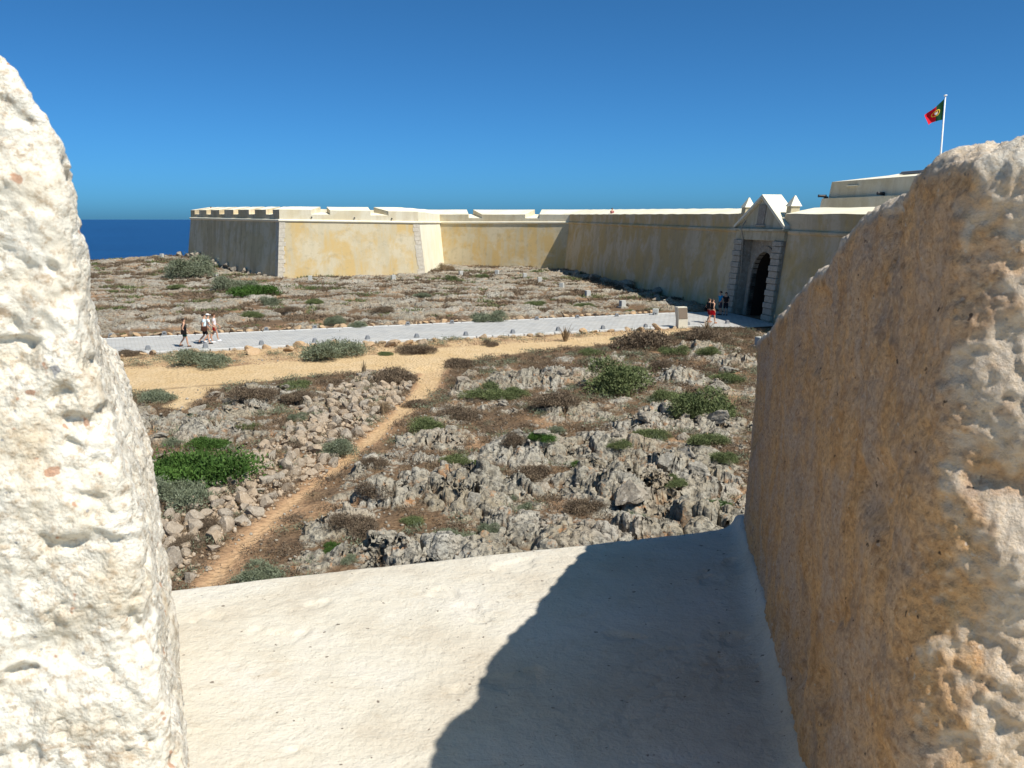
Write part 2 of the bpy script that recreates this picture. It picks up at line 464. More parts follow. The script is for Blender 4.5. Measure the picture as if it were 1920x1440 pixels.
MT['leaf_dry'] = mat_leaf('dry_straw', (0.17, 0.115, 0.065), (0.30, 0.22, 0.13), (0.40, 0.31, 0.19))
MT['stem'] = plain('shrub_wood', (0.12, 0.085, 0.055), 0.9, 0.1)

# ------------------------------------------------------------------ ground
P2 = lambda pts: np.array([gp(*p) for p in pts])
ROAD_FAR = [(-170, 653), (195, 636), (1236, 588.5), (1300, 586), (1345, 584), (1372, 588)]
ROAD_NEAR = [(-170, 683), (195, 665), (700, 641), (1290, 612), (1340, 613), (1400, 615), (1462, 611)]
road_far = P2(ROAD_FAR); road_near = P2(ROAD_NEAR)
road_poly = np.vstack([road_far, road_near[::-1]])
TRACK_UP = [(-150, 702), (200, 690), (430, 686), (560, 676), (700, 664), (800, 656), (900, 647), (1000, 641), (1100, 633), (1230, 621), (1300, 617)]
TRACK_LO = [(-150, 752), (220, 736), (400, 722), (560, 708), (680, 698), (780, 704), (840, 690), (900, 672), (1000, 660), (1120, 648), (1230, 634), (1300, 623)]
track_poly = np.vstack([P2(TRACK_UP), P2(TRACK_LO)[::-1]])
verge_poly = np.vstack([road_near[:4], P2(TRACK_UP)[::-1]])
SPUR = np.vstack([P2([(230, 735), (420, 722), (380, 742), (345, 768), (310, 764), (322, 742)])])
TRAIL = [(812, 692, 46), (800, 725, 44), (775, 755, 42), (735, 788, 40), (695, 822, 36), (650, 862, 28), (600, 900, 24), (550, 938, 26), (505, 975, 30), (455, 1025, 34), (415, 1068, 36), (380, 1110, 40), (330, 1180, 44)]
trail_c = P2([(a, b) for a, b, c in TRAIL])
trail_w = np.array([0.5 * c * (0.95 if b < 760 else 0.72) / F_PX * gp(a, b)[1] for a, b, c in TRAIL])

def seg_d(x, y, a, b):
    dx, dy = b[0] - a[0], b[1] - a[1]
    t = np.clip(((x - a[0]) * dx + (y - a[1]) * dy) / (dx * dx + dy * dy), 0, 1)
    return np.hypot(x - a[0] - t * dx, y - a[1] - t * dy), t

def poly_sd(x, y, P):
    """signed distance, negative inside"""
    d = np.full(np.shape(x), 1e9); ins = np.zeros(np.shape(x), bool)
    for i in range(len(P)):
        a, b = P[i], P[(i + 1) % len(P)]
        d = np.minimum(d, seg_d(x, y, a, b)[0])
        c = ((a[1] > y) != (b[1] > y))
        with np.errstate(divide='ignore', invalid='ignore'):
            ins ^= c & (x < (b[0] - a[0]) * (y - a[1]) / (b[1] - a[1] + 1e-12) + a[0])
    return np.where(ins, -d, d)

def trail_sd(x, y):
    d = np.full(np.shape(x), 1e9)
    for i in range(len(trail_c) - 1):
        q, t = seg_d(x, y, trail_c[i], trail_c[i + 1])
        d = np.minimum(d, q - (trail_w[i] * (1 - t) + trail_w[i + 1] * t))
    return d

RUBBLE = P2([(290, 1095), (285, 985), (390, 925), (470, 865), (560, 800), (620, 735), (690, 700), (762, 706), (760, 745), (715, 785), (670, 822), (600, 880), (545, 925), (490, 968), (440, 1015), (390, 1075)])
OUTCROPS = [(870, 925, 1.5, 1.35), (945, 925, 0.9, 0.9), (800, 900, 1.1, 0.8), (1195, 925, 1.5, 1.35), (1130, 905, 1.0, 1.0), (1250, 900, 1.2, 1.1), (1120, 845, 1.5, 0.9), (1000, 850, 1.7, 0.8),
            (1330, 915, 1.3, 1.0), (1090, 1035, 1.1, 1.3), (1180, 1030, 1.2, 0.9), (1300, 990, 1.3, 1.0), (1370, 985, 1.0, 1.0), (720, 1045, 1.0, 0.9), (800, 1065, 1.2, 0.8), (900, 1060, 1.2, 0.7),
            (1000, 715, 2.2, 0.8), (945, 725, 1.1, 1.2), (860, 735, 1.1, 0.8), (1060, 705, 1.5, 0.7), (1075, 780, 1.3, 0.7), (1285, 710, 1.3, 0.8), (1370, 680, 1.5, 1.0), (1310, 655, 1.4, 0.7),
            (1300, 870, 1.4, 0.8), (730, 930, 1.0, 0.9), (690, 880, 1.2, 0.5), (820, 830, 1.0, 0.8), (860, 825, 0.8, 0.9), (400, 805, 2.0, 0.5), (300, 815, 1.6, 0.5), (500, 745, 1.6, 0.6), (600, 760, 1.3, 0.4),
            (340, 775, 1.5, 0.5), (450, 770, 1.6, 0.45), (1240, 780, 1.2, 0.6), (1180, 800, 1.3, 0.7), (1340, 800, 1.3, 0.6), (960, 990, 1.0, 0.6), (630, 985, 0.9, 0.6), (1010, 1000, .9, .5)]
OUT_W = [(*gp(a, b), r, h) for a, b, r, h in OUTCROPS]
A_XY = (-44.3, 125.0)

def base_z(x, y):
    z = SLOPE * y
    z = z + 1.25 * np.exp(-(((x - A_XY[0]) / 16) ** 2 + ((y - A_XY[1]) / 9) ** 2))
    return z

def terrain(x, y, full=False):
    x = np.asarray(x, float); y = np.asarray(y, float)
    jit = 0.45 * fbm2(x / 1.7, y / 1.7, 4, 31)
    rd = poly_sd(x, y, road_poly)
    tk = poly_sd(x, y, track_poly) + jit * 1.6
    tk = np.minimum(tk, poly_sd(x, y, SPUR) + jit * 1.8)
    tr = trail_sd(x, y) + jit * 0.6
    vg = poly_sd(x, y, verge_poly) + jit
    rub = poly_sd(x, y, RUBBLE)
    far = rd * 0 + (y > np.interp(x, road_far[:, 0], road_far[:, 1]))
    flat = np.minimum(np.minimum(rd - 0.25, tk), tr)
    keep = sst(0.05, 0.9, flat)
    # rock
    wx = x + 0.45 * fbm2(x / 1.1, y / 1.1, 3, 3); wy = y + 0.45 * fbm2(x / 1.1 + 40, y / 1.1, 3, 4)
    f1, f2, r1 = worley(wx / 1.1, wy / 0.95, 50)
    g1, g2, r2 = worley(wx / 0.5 + 9, wy / 0.45, 60)
    q1, q2, r3 = worley(wx / 0.2 + 5, wy / 0.2, 70)
    b1 = r1 * sst(0.0, 0.16, f2 - f1) + 0.25 * (1 - f1)
    b2 = r2 * sst(0.0, 0.20, g2 - g1) + 0.3 * (1 - g1)
    b3 = r3 * sst(0.0, 0.3, q2 - q1)
    big = fbm2(x / 4.2, y / 4.2, 4, 8)
    rid = 1 - np.abs(fbm2(x / 0.8, y / 0.8, 4, 12)) * 2
    amp = 0.30 + 0.0 * x
    for ox, oy, r, h in OUT_W:
        e = np.exp(-(((x - ox) / r) ** 2 + ((y - oy) / r) ** 2) ** 1.6)
        amp = np.maximum(amp, 0.30 + 0.70 * h * e)
    # beyond the road: low banded limestone pavement
    pv = fbm2(x / 5.0 + y / 11.0, y / 2.4, 5, 21, 0.6)
    u1, u2, r4 = worley((x + 1.2 * fbm2(x / 3, y / 3, 3, 5)) / 2.6, (y + 1.0 * fbm2(x / 3 + 7, y / 3, 3, 6)) / 1.5, 90)
    pav = 0.42 * r4 * sst(0, 0.25, u2 - u1) + 0.12 * b2 + 0.07 * b3 + 0.30 * pv + 0.05 * rid
    crack = 1 - sst(0.0, 0.13, f2 - f1); cr2 = 1 - sst(0.0, 0.14, g2 - g1)
    dome = 0.5 * (1 - np.minimum(f1, 1) ** 2)
    hi = amp - 0.30
    near_rock = 0.30 + 0.34 * big + 0.22 * (r1 - 0.5) + 0.10 * dome + hi * (0.62 + 0.42 * (r1 - 0.5) + 0.25 * dome) \
        - crack * (0.10 + 0.52 * hi) + (0.10 + 0.10 * hi) * (r2 - 0.5) + 0.05 * (1 - g1) - cr2 * (0.05 + 0.16 * hi) + 0.05 * r3 * sst(0, 0.3, q2 - q1) + 0.05 * rid + 0.04 * (fbm2(x / 0.3, y / 0.3, 3, 13))
    rock = np.where(far > 0.5, pav - 0.235, near_rock - 0.465)
    rock = rock - 0.5 * sst(0.4, -0.1, vg) - 0.25 * sst(0.6, -0.8, rub + 2 * jit)
    rock = rock * keep - 0.35 * (1 - keep)
    soil = 0.05 * fbm2(x / 1.5, y / 1.5, 5, 33) * (0.25 + 0.75 * keep) + 0.16 * big * keep + 0.12 * sst(0.3, -1.2, rub)
    soil = soil - 0.09 * sst(0.3, -0.2, tr)
    z = np.maximum(soil, rock)
    rk = sst(-0.03, 0.05, rock - soil)
    zz = base_z(x, y) + z
    # under and beside the paving: bed it, then blend back
    kr = sst(0.0, 0.8, rd)
    zz = zz * kr + (SLOPE * y - 0.10) * (1 - kr)
    # cliff to the sea on the left, beyond the bastion
    edge = 133.0 + 2.5 * fbm2(x / 9, y * 0 + 3.3, 3, 77) + 70.0 * sst(-52.0, -36.0, x)
    cl = sst(0.0, 6.0, y - edge)
    zz = zz * (1 - cl) - 34.0 * cl
    if not full: return zz
    sand = np.maximum(sst(0.25, -0.25, tk), sst(0.12, -0.15, tr) * np.interp(y, [24, 40], [0.25, 0.75]))
    sand = np.maximum(sand, 0.75 * sst(0.3, -0.3, vg) * sst(-0.25, 0.2, fbm2(x / 1.2, y / 1.2, 4, 91) + 0.15))
    red = sst(0.10, 0.32, fbm2(x / 3.3, y / 3.3, 4, 101)) * 0.5 * (1 - rk * 0.8) + 0.9 * sst(0.5, -0.1, tr) * (1 - rk)
    red = np.maximum(red, sst(0.7, 0.0, vg) * 0.55 * (1 - rk))
    return zz, rk, sand * (1 - 0.9 * rk * (sand < 0.9)), np.clip(red, 0, 1), dict(rd=rd, tk=tk, tr=tr, vg=vg, rub=rub, far=far, cl=cl)

def normals_grid(V):
    du = np.gradient(V, axis=1); dv = np.gradient(V, axis=0)
    n = np.cross(du, dv); n /= np.linalg.norm(n, axis=2, keepdims=True) + 1e-9
    return n

def build_terrain():
    t = np.concatenate([np.linspace(-2.4, -0.70, 50)[:-1], np.linspace(-0.70, 0.70, 960), np.linspace(0.70, 2.4, 50)[1:]])
    ys = [3.2]
    while ys[-1] < 215:
        y = ys[-1]
        d = 0.25 if y < 13.5 else min(max(0.03, y * y / 8.0 * 0.00105), 0.42)
        if y > 150: d = 2.0
        ys.append(y + d)
    ys = np.array(ys)
    Y, T = np.meshgrid(ys, t, indexing='ij')
    X = T * Y
    z, rk, sd, red, _ = terrain(X.ravel(), Y.ravel(), True)
    # small scale roughness of the bare rock
    G = np.stack([X, Y, z.reshape(X.shape)], 2); RK = rk.reshape(X.shape)
    nn = normals_grid(G); nn *= np.sign(nn[..., 2:3])
    nb = np.stack([np.clip(nn[..., 0], -1, 1), np.clip(nn[..., 1], -1, 1), nn[..., 2]], 2)
    far3 = sst(75, 50, Y)
    dsp = (0.24 * fbm3(G, 1.5, 3, 140) + 0.12 * np.abs(fbm3(G, 4.2, 3, 150)) - 0.05) * (0.25 + 0.75 * far3) + 0.03 * fbm3(G, 14.0, 2, 160) * far3
    v = (G + nb * (dsp * RK)[..., None]).reshape(-1, 3)
    me = mesh_np('terrain', v, grid_faces(len(ys), len(t))[:, ::-1][:, ::-1], False)
    attr(me, 'rock', rk); attr(me, 'sand', sd); attr(me, 'red', red)
    o = link('terrain', me, MT['terrain'])
    tag(o, 'rocky limestone headland with dry soil and sandy tracks', kind='structure')
    print('terrain', len(ys), len(t))
build_terrain()

def gz(x, y): return float(terrain(np.array([x]), np.array([y]))[0])

def build_sea():
    n = 60
    me = pydata('sea', [(-90000, -2000, -36), (90000, -2000, -36), (90000, 120000, -36), (-90000, 120000, -36)], [(0, 1, 2, 3)])
    tag(link('sea', me, MT['sea']), 'deep blue sea reaching a level horizon', kind='structure')
build_sea()

# ------------------------------------------------------------------ paved path
def build_road():
    n = len(road_far)
    # resample both edges
    def resample(P, m):
        d = np.concatenate([[0], np.cumsum(np.hypot(*np.diff(P, axis=0).T))]); s = np.linspace(0, d[-1], m)
        return np.stack([np.interp(s, d, P[:, 0]), np.interp(s, d, P[:, 1])], 1)
    m = 140
    a, b = resample(road_far, m), resample(road_near, m)
    k = 9
    v = []
    for i in range(m):
        for j in range(k):
            w = j / (k - 1); p = a[i] * (1 - w) + b[i] * w
            v.append((p[0], p[1], SLOPE * p[1] + 0.02 + 0.05 * (1 - (2 * w - 1) ** 2)))
    me = mesh_np('paved_path', v, grid_faces(m, k), True)
    o = link('paved_path', me, MT['paving']); tag(o, 'pale grey stone-paved path leading to the fortress gate', kind='structure')
    # kerb stones along both edges: each a part of the path
    base = bmesh.new(); bm_box(base, (0, 0, 0), (1.0, 0.26, 0.22)); bevel(base, 0.02, 1); kme = bm_mesh('kerb_stone', base); kme.materials.append(MT['kerb'])
    for P, side in ((road_far[:4], -1), (road_near[:5], 1)):
        d = np.concatenate([[0], np.cumsum(np.hypot(*np.diff(P, axis=0).T))]); L = d[-1]
        cnt = int(L / 1.04)
        for i in range(cnt):
            s = (i + 0.5) * L / cnt
            x = np.interp(s, d, P[:, 0]); y = np.interp(s, d, P[:, 1])
            x2 = np.interp(min(s + .5, L), d, P[:, 0]); y2 = np.interp(min(s + .5, L), d, P[:, 1])
            if abs(x) > 0.62 * y + 2: continue
            c = bpy.data.objects.new('kerb_stone', kme); COL.objects.link(c); c.parent = o
            c.location = (x, y, SLOPE * y - 0.055 + random.uniform(-.008, .008)); c.rotation_euler = (0, 0, math.atan2(y2 - y, x2 - x) + random.uniform(-.01, .01))
build_road()

# ------------------------------------------------------------------ foreground embrasure
def dense_path(P, step):
    P = np.array(P, float); d = np.concatenate([[0], np.cumsum(np.hypot(*np.diff(P, axis=0).T))])
    if np.isscalar(step): s = np.linspace(0, d[-1], max(2, int(d[-1] / step)))
    else: s = np.concatenate([np.linspace(d[i], d[i + 1], max(2, int((d[i + 1] - d[i]) / st)), endpoint=(i == len(step) - 1)) for i, st in enumerate(step)])
    Q = np.stack([np.interp(s, d, P[:, 0]), np.interp(s, d, P[:, 1])], 1)
    return Q

def smooth_path(Q, it):
    for _ in range(it):
        Q[1:-1] = 0.25 * Q[:-2] + 0.5 * Q[1:-1] + 0.25 * Q[2:]
    return Q

def merlon_grid(Q, inset, ztop, C, zb, step, round_r, ntop, ins_k=None, slide=None):
    n = len(Q)
    t = np.gradient(Q, axis=0); t /= np.linalg.norm(t, axis=1, keepdims=True)
    nrm = np.stack([t[:, 1], -t[:, 0]], 1)
    cen = np.array(C)
    sgn = np.sign(((Q - cen) * nrm).sum(1)); nrm *= sgn[:, None]
    sh = nrm if slide is None else np.zeros_like(nrm) + np.array(slide)
    zt = ztop(Q[:, 0], Q[:, 1])
    rows = []
    nv = int((zt.max() - zb) / step)
    for j in range(nv):
        w = j / (nv - 1)
        z = zb + (zt - round_r - zb) * w
        p = Q - sh * (inset(z) * (1.0 if ins_k is None else ins_k))[:, None]
        rows.append(np.column_stack([p, z]))
    edge = Q - sh * (inset(zt - round_r) * (1.0 if ins_k is None else ins_k))[:, None]
    nr = 14
    for j in range(1, nr + 1):
        a = j / nr * math.pi / 2
        p = edge - nrm * (round_r * (1 - math.cos(a))); z = zt - round_r + round_r * math.sin(a)
        rows.append(np.column_stack([p, z]))
    last = rows[-1][:, :2]
    for j in range(1, ntop + 1):
        w = 0.92 * (j / ntop) ** 1.6
        p = last * (1 - w) + cen * w
        rows.append(np.column_stack([p, ztop(p[:, 0], p[:, 1]) * sst(0, 0.12, np.full(n, w)) + (1 - sst(0, 0.12, np.full(n, w))) * zt]))
    return np.array(rows)

parapet = empty('parapet', (0.0, 1.6, EYE - 1.0))
tag(parapet, 'rough cream rampart parapet framing the view through its embrasure', 'parapet')
PINV = Matrix.Translation((-0.0, -1.6, -(EYE - 1.0)))

def fg_link(name, V, cols, m, label, extra=None):
    nr, nc = V.shape[:2]
    me = mesh_np(name, V.reshape(-1, 3) - np.array([0.0, 1.6, EYE - 1.0]), grid_faces(nr, nc), True)
    if extra is not None: attr(me, 'cream', extra.ravel())
    o = link(name, me, m, parapet); o['label'] = label
    return o

def build_parapet():
    # right merlon ------------------------------------------------------
    P = [(1.75, 3.19), (1.3, 3.045), (0.80, 2.89), (0.752, 2.84), (0.645, 2.215), (0.533, 1.524), (0.464, 1.096), (0.437, 0.955), (0.468, 0.925), (0.56, 0.885), (0.68, 0.885), (1.05, 0.985), (1.6, 1.145)]
    Q = dense_path(P, [0.04, 0.02, 0.005, 0.005, 0.0045, 0.004, 0.0036, 0.0034, 0.0034, 0.0034, 0.012, 0.04]); Q = smooth_path(Q, 190)
    yk = [0.0, 0.80, 0.95, 1.096, 1.426, 2.046, 2.875, 3.6]; zk = [0.085, 0.082, 0.074, 0.0746, 0.0126, -0.153, -0.385, -0.56]
    def ztop(x, y):
        ye = y - 0.30 * np.maximum(0, x - (0.464 + 0.162 * (y - 1.096)) - 0.03)
        return EYE + np.interp(ye, yk, zk) + 0.012 * fbm2(x / 0.16, y / 0.16, 3, 5)
    V = merlon_grid(Q, lambda z: 0.028 * (z - (EYE - 1)), ztop, (1.25, 1.95), EYE - 1.06, 0.0038, 0.035, 60)
    N = normals_grid(V)
    s = np.sign((N[40, :, :2] * (Q - np.array([1.25, 1.95]))).sum(1).mean()); N *= s
    p = V
    rear = sst(1.03, 0.89, p[..., 1] - 0.25 * np.maximum(0, p[..., 0] - 0.5)) * (p[..., 0] < 0.9)
    rough = 0.25 + 0.75 * rear
    lump = fbm3(p, 5.5, 3, 1); mid = fbm3(p, 26, 3, 2); st = fbm3(p * np.array([1, 1, 0.16]), 30, 3, 3)
    gr = np.abs(fbm3(p, 85, 2, 4)); holl = sst(0.25, 0.6, fbm3(p, 8, 2, 9))
    topness = sst(-0.06, 0.0, p[..., 2] - ztop(p[..., 0], p[..., 1]))
    dis = 0.013 * lump + 0.004 * st * (1 - rear) + 0.0045 * mid * (0.5 + rear) + (0.0025 + 0.003 * rear + 0.003 * topness) * gr - 0.016 * holl * (1 - 0.3 * rear)
    dis += 0.030 * rear * fbm3(p, 8, 4, 6) + 0.005 * topness * mid + (0.0015 + 0.004 * rear) * fbm3(p, 48, 2, 16) + 0.0022 * fbm3(p, 110, 1, 17)
    V2 = p + N * dis[..., None]
    cream = np.clip(0.6 * sst(0.55, 0.75, rear + 0.6 * fbm3(p, 12, 4, 7) + 0.25 * fbm3(p, 60, 2, 8)) + 0.8 * sst(0.3, 0.9, topness + 0.4 * mid), 0, 1)  # paler at the rear corner and top edge: sunlit patches painted in
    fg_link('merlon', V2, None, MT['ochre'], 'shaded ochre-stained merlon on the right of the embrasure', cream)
    # left merlon -------------------------------------------------------
    P = [(-1.5, 0.52), (-0.9, 0.70), (-0.50, 0.815), (-0.345, 0.862), (-0.36, 0.92), (-0.607, 1.524), (-0.951, 2.33), (-1.02, 2.36), (-1.6, 2.2)]
    Q = dense_path(P, [0.03, 0.008, 0.0028, 0.0028, 0.007, 0.01, 0.01, 0.02])
    keep = Q[:, 0] > -1.1
    Q = Q[keep]; Q = smooth_path(Q, 120)
    zk2 = np.array([-1.1, -0.56, -0.36, -0.20, -0.05, 0.058, 0.10, 0.135, 0.2]); ik = np.array([-0.005, 0.006, 0.022, 0.050, 0.068, 0.075, 0.077, 0.078, 0.080])
    def inset(z): return np.interp(z - EYE, zk2, ik)
    def ztop2(x, y):
        e = x + 0.42 * np.maximum(0, y - 0.86)
        return EYE + np.interp(e, [-0.64, -0.50, -0.43, -0.40, -0.375, -0.355, -0.335], [0.19, 0.186, 0.176, 0.162, 0.138, 0.106, 0.066]) - 0.30 * np.maximum(0, y - 0.95) + 0.012 * fbm2(x / 0.1, y / 0.1, 3, 15)
    V = merlon_grid(Q, inset, ztop2, (-1.15, 1.5), EYE - 1.06, 0.0030, 0.03, 60, np.maximum(1.0, Q[:, 1] / 0.86) ** 1.1, (1.0, 0.0))
    N = normals_grid(V)
    s = np.sign((N[40, :, :2] * (Q - np.array([-1.15, 1.5]))).sum(1).mean()); N *= s
    p = V
    big = fbm3(p, 7, 3, 21); mid = fbm3(p, 24, 3, 22); fine = fbm3(p, 75, 3, 23); gr = np.abs(fbm3(p, 120, 2, 24))
    pit = 0.7 * sst(0.34, 0.55, fbm3(p * np.array([1, 1, 1.7]), 15, 3, 25)) + 0.55 * sst(0.22, 0.5, fbm3(p, 42, 2, 26))
    dis = 0.014 * big + 0.009 * mid + 0.0042 * fine + 0.003 * gr - 0.011 * pit
    V2 = p + N * dis[..., None]
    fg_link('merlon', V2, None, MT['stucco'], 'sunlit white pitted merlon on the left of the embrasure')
    # sill --------------------------------------------------------------
    ax = np.array([0.956, 0.294]); dx = np.array([-0.294, 0.956])
    a = np.linspace(-1.9, 2.3, 460); d = np.concatenate([np.linspace(0.62, 1.25, 20)[:-1], np.linspace(1.25, 2.50, 190)])
    rows = []
    cheek0 = np.array([0.533, 1.524]); ct = np.array([0.219, 1.351]); ct /= np.linalg.norm(ct); cn = np.array([ct[1], -ct[0]])
    def zs(x, y):
        dist = -((x - cheek0[0]) * cn[0] + (y - cheek0[1]) * cn[1])
        z = EYE - 1.0 + 0.007 * fbm2(x / 0.45, y / 0.45, 4, 61) + 0.0016 * fbm2(x / 0.05, y / 0.05, 4, 62) + 0.045 * np.exp(-np.maximum(dist, 0) / 0.018)
        pt = fbm2(x / 0.22, y / 0.22, 4, 63)
        return z - 0.006 * sst(0.36, 0.42, pt) - 0.004 * sst(0.022, 0.006, np.abs(fbm2(x / 0.5, y / 0.5, 5, 68, 0.6) + 0.12)) * sst(0.0, 0.25, fbm2(x / 0.6, y / 0.6, 2, 69))
    for q in d:
        x = a * ax[0] + q * dx[0]; y = a * ax[1] + q * dx[1]
        rows.append(np.column_stack([x, y, zs(x, y)]))
    rr = 0.035
    wob = 0.012 * fbm2(a / 0.25, a * 0, 4, 64) + 0.004 * fbm2(a / 0.03, a * 0 + 2, 3, 65)
    x0, y0 = a * ax[0] + 2.50 * dx[0], a * ax[1] + 2.50 * dx[1]; z0 = zs(x0, y0)
    for j in range(1, 11):
        an = j / 10 * math.pi / 2
        o = rr * math.sin(an) + wob * j / 10
        rows.append(np.column_stack([x0 + dx[0] * o, y0 + dx[1] * o, z0 - rr * (1 - math.cos(an))]))
    for zd in (6.6, 5.5, 4.0, 2.0, -0.4):
        o = rr + wob + 0.10 * (7.0 - zd)
        rows.append(np.column_stack([x0 + dx[0] * o, y0 + dx[1] * o, np.full(len(a), zd)]))
    # close the inner side down to the walkway
    x1, y1 = a * ax[0] + 0.62 * dx[0], a * ax[1] + 0.62 * dx[1]
    rows.insert(0, np.column_stack([x1, y1, np.full(len(a), EYE - 1.7)]))
    fg_link('embrasure_sill', np.array(rows), None, MT['sill'], 'flat cream embrasure sill, half in shadow')
    # walkway behind the parapet (below and behind the camera)
    me = pydata('walkway', [(-7.2, -6, EYE - 1.65), (7.2, -6, EYE - 1.65), (6.2, 2.5, EYE - 1.65), (-5.6, -1.15, EYE - 1.65)], [(0, 1, 2, 3)])
    tag(link('walkway', me, MT['panelstone']), 'stone rampart walkway behind the parapet', kind='structure')
build_parapet()
#PART2
# ------------------------------------------------------------------ fortress walls
BATTER = 0.115
_E = np.array(gp(1058, 505)); _GL = np.array(gp(1385, 590))
_w = (_GL - _E) / np.linalg.norm(_GL - _E)                     # along the gate wall, towards the camera
_G = _GL + _w * 30.0
FORT = [np.array((-24.0, 172.0)), np.array(A_XY), np.array(gp(521, 522)), np.array(gp(796, 516)), np.array(gp(833, 497)), _E, _GL, _G]
#        Z      A     B     C     D     E     gate  G
ZC = [8.2, 8.15, 7.88, 7.62, 7.55, 7.58, 7.18, 6.95]           # string course
ZF = [9.2, 9.22, 9.10, 8.88, 8.67, 8.62, 8.40, 8.20]           # front edge of the parapet top
ZR = [9.6, 9.62, 9.45, 9.40, 9.36, 9.25, 8.82, 8.62]           # rear edge
THICK = 2.2

def inward(i, d):
    P = FORT; n = len(P)
    def nrm(a, b):
        t = (b - a) / np.linalg.norm(b - a); return np.array((-t[1], t[0]))
    if i == 0: return P[0] + nrm(P[0], P[1]) * d
    if i == n - 1: return P[-1] + nrm(P[-2], P[-1]) * d
    n1, n2 = nrm(P[i - 1], P[i]), nrm(P[i], P[i + 1])
    m = n1 + n2; m = m / (m @ m) * 2
    return P[i] + m * d * 0.5 * 2 / 2 if False else P[i] + (n1 + n2) / (1 + n1 @ n2) * d

def zg(i):
    p = FORT[i]; return float(base_z(p[0], p[1]))

def lvl(i, z):                                                  # plan position of corner i on the battered face at height z
    return inward(i, BATTER * (z - zg(i)))

def seg_s(i, px, py=396):
    """fraction along wall i..i+1 (at parapet level) where a pixel column meets it"""
    a, b, c = ray(px, py); r = a / b
    p, q = lvl(i, ZF[i]), lvl(i + 1, ZF[i + 1])
    d = q - p
    return float((r * p[1] - p[0]) / (d[0] - r * d[1]))

def wall_face(name, i, m, parent, s0=0.0, s1=1.0, nx=60, nz=16):
    S, T = np.meshgrid(np.linspace(s0, s1, nx), np.linspace(0, 1, nz))
    V = []
    for r in range(nz):
        row = []
        za, zb = zg(i) - 1.2 + (ZC[i] - zg(i) + 1.2) * r / (nz - 1), zg(i + 1) - 1.2 + (ZC[i + 1] - zg(i + 1) + 1.2) * r / (nz - 1)
        pa, pb = lvl(i, za), lvl(i + 1, zb)
        for s in np.linspace(s0, s1, nx):
            p = pa * (1 - s) + pb * s
            row.append((p[0], p[1], za * (1 - s) + zb * s))
        V.append(row)
    V = np.array(V)
    t = FORT[i + 1] - FORT[i]; t = t / np.linalg.norm(t)
    bump = 0.05 * fbm3(V, 0.5, 3, 40 + i)
    bump[:, 0] = 0; bump[:, -1] = 0; bump[-1] = 0
    V[..., 0] += bump * -t[1]; V[..., 1] += bump * t[0]
    me = mesh_np(name, V.reshape(-1, 3), grid_faces(nz, nx), True)
    return link(name, me, m, parent)

def pp(i, s, off, z):
    a, b = inward(i, BATTER * (ZC[i] - zg(i)) + off), inward(i + 1, BATTER * (ZC[i + 1] - zg(i + 1)) + off)
    p = a * (1 - s) + b * s
    return (p[0], p[1], z)

def lerp(L, i, s): return L[i] * (1 - s) + L[i + 1] * s

def parapet_block(name, i, f0, f1, r0, r1, parent, drop=0.0, front=None):
    """f0..f1 along the front edge, r0..r1 along the rear edge (splayed embrasures)"""
    bm = bmesh.new()
    n = max(2, int(abs(f1 - f0) * np.linalg.norm(FORT[i + 1] - FORT[i]) / 1.5) + 1)
    rings = []
    for k in range(n + 1):
        w = k / n; sf = f0 + (f1 - f0) * w; sr = r0 + (r1 - r0) * w
        wob = 0.02 * math.sin(7.3 * sf * 13 + i) if 0 < k < n else 0
        zc = lerp(ZC, i, sf); zf = lerp(ZF, i, sf) - drop; zr = lerp(ZR, i, sr) - (drop * 1.25 if drop else 0)
        rings.append([bm.verts.new(q) for q in (pp(i, sf, 0.0, zc), pp(i, sf, 0.03, zf + wob), pp(i, sr, THICK, zr + wob), pp(i, sr, THICK + 0.02, 7.3))])
    for a, b in zip(rings, rings[1:]):
        for j in range(4): 
            bm.faces.new((a[j], b[j], b[(j + 1) % 4], a[(j + 1) % 4]))
    bm.faces.new(rings[0]); bm.faces.new(rings[-1][::-1])
    bmesh.ops.recalc_face_normals(bm, faces=bm.faces)
    for f in bm.faces: f.material_index = 1 if f.normal.z > 0.5 else 0  # upward faces take the paler plaster, their sunlight painted in
    me = bpy.data.meshes.new(name); bm.to_mesh(me); bm.free()
    me.materials.append(front or MT['plaster_parapet']); me.materials.append(MT['plaster_lit_top'])
    return link(name, me, None, parent)

def parapet_run(i, notches, parent, s0=0.0, s1=1.0, drop=0.42, front=None):
    cur_f = cur_r = s0
    for f0, f1, r0, r1 in notches:
        parapet_block('merlon', i, cur_f, f0, cur_r, r0, parent, 0, front)
        parapet_block('embrasure_sill', i, f0 + .0002, f1 - .0002, r0 + .0002, r1 - .0002, parent, drop, front)
        cur_f, cur_r = f1, r1
    parapet_block('merlon', i, cur_f, s1, cur_r, s1, parent, 0, front)

def cordon(i, parent, s0=0.0, s1=1.0, m=None):
    bm = bmesh.new(); n = 24; prof = [(0.02, -0.20), (-0.10, -0.15), (-0.16, -0.05), (-0.16, 0.05), (-0.10, 0.12), (0.03, 0.14)]
    rings = []
    for k in range(n + 1):
        s = s0 + (s1 - s0) * k / n; zc = lerp(ZC, i, s)
        rings.append([bm.verts.new(pp(i, s, o, zc + z)) for o, z in prof])
    for a, b in zip(rings, rings[1:]):
        for j in range(len(prof) - 1): bm.faces.new((a[j], b[j], b[j + 1], a[j + 1]))
    return link('cordon', bm_mesh('cordon', bm, True), m or MT['plaster_lit_top'], parent)

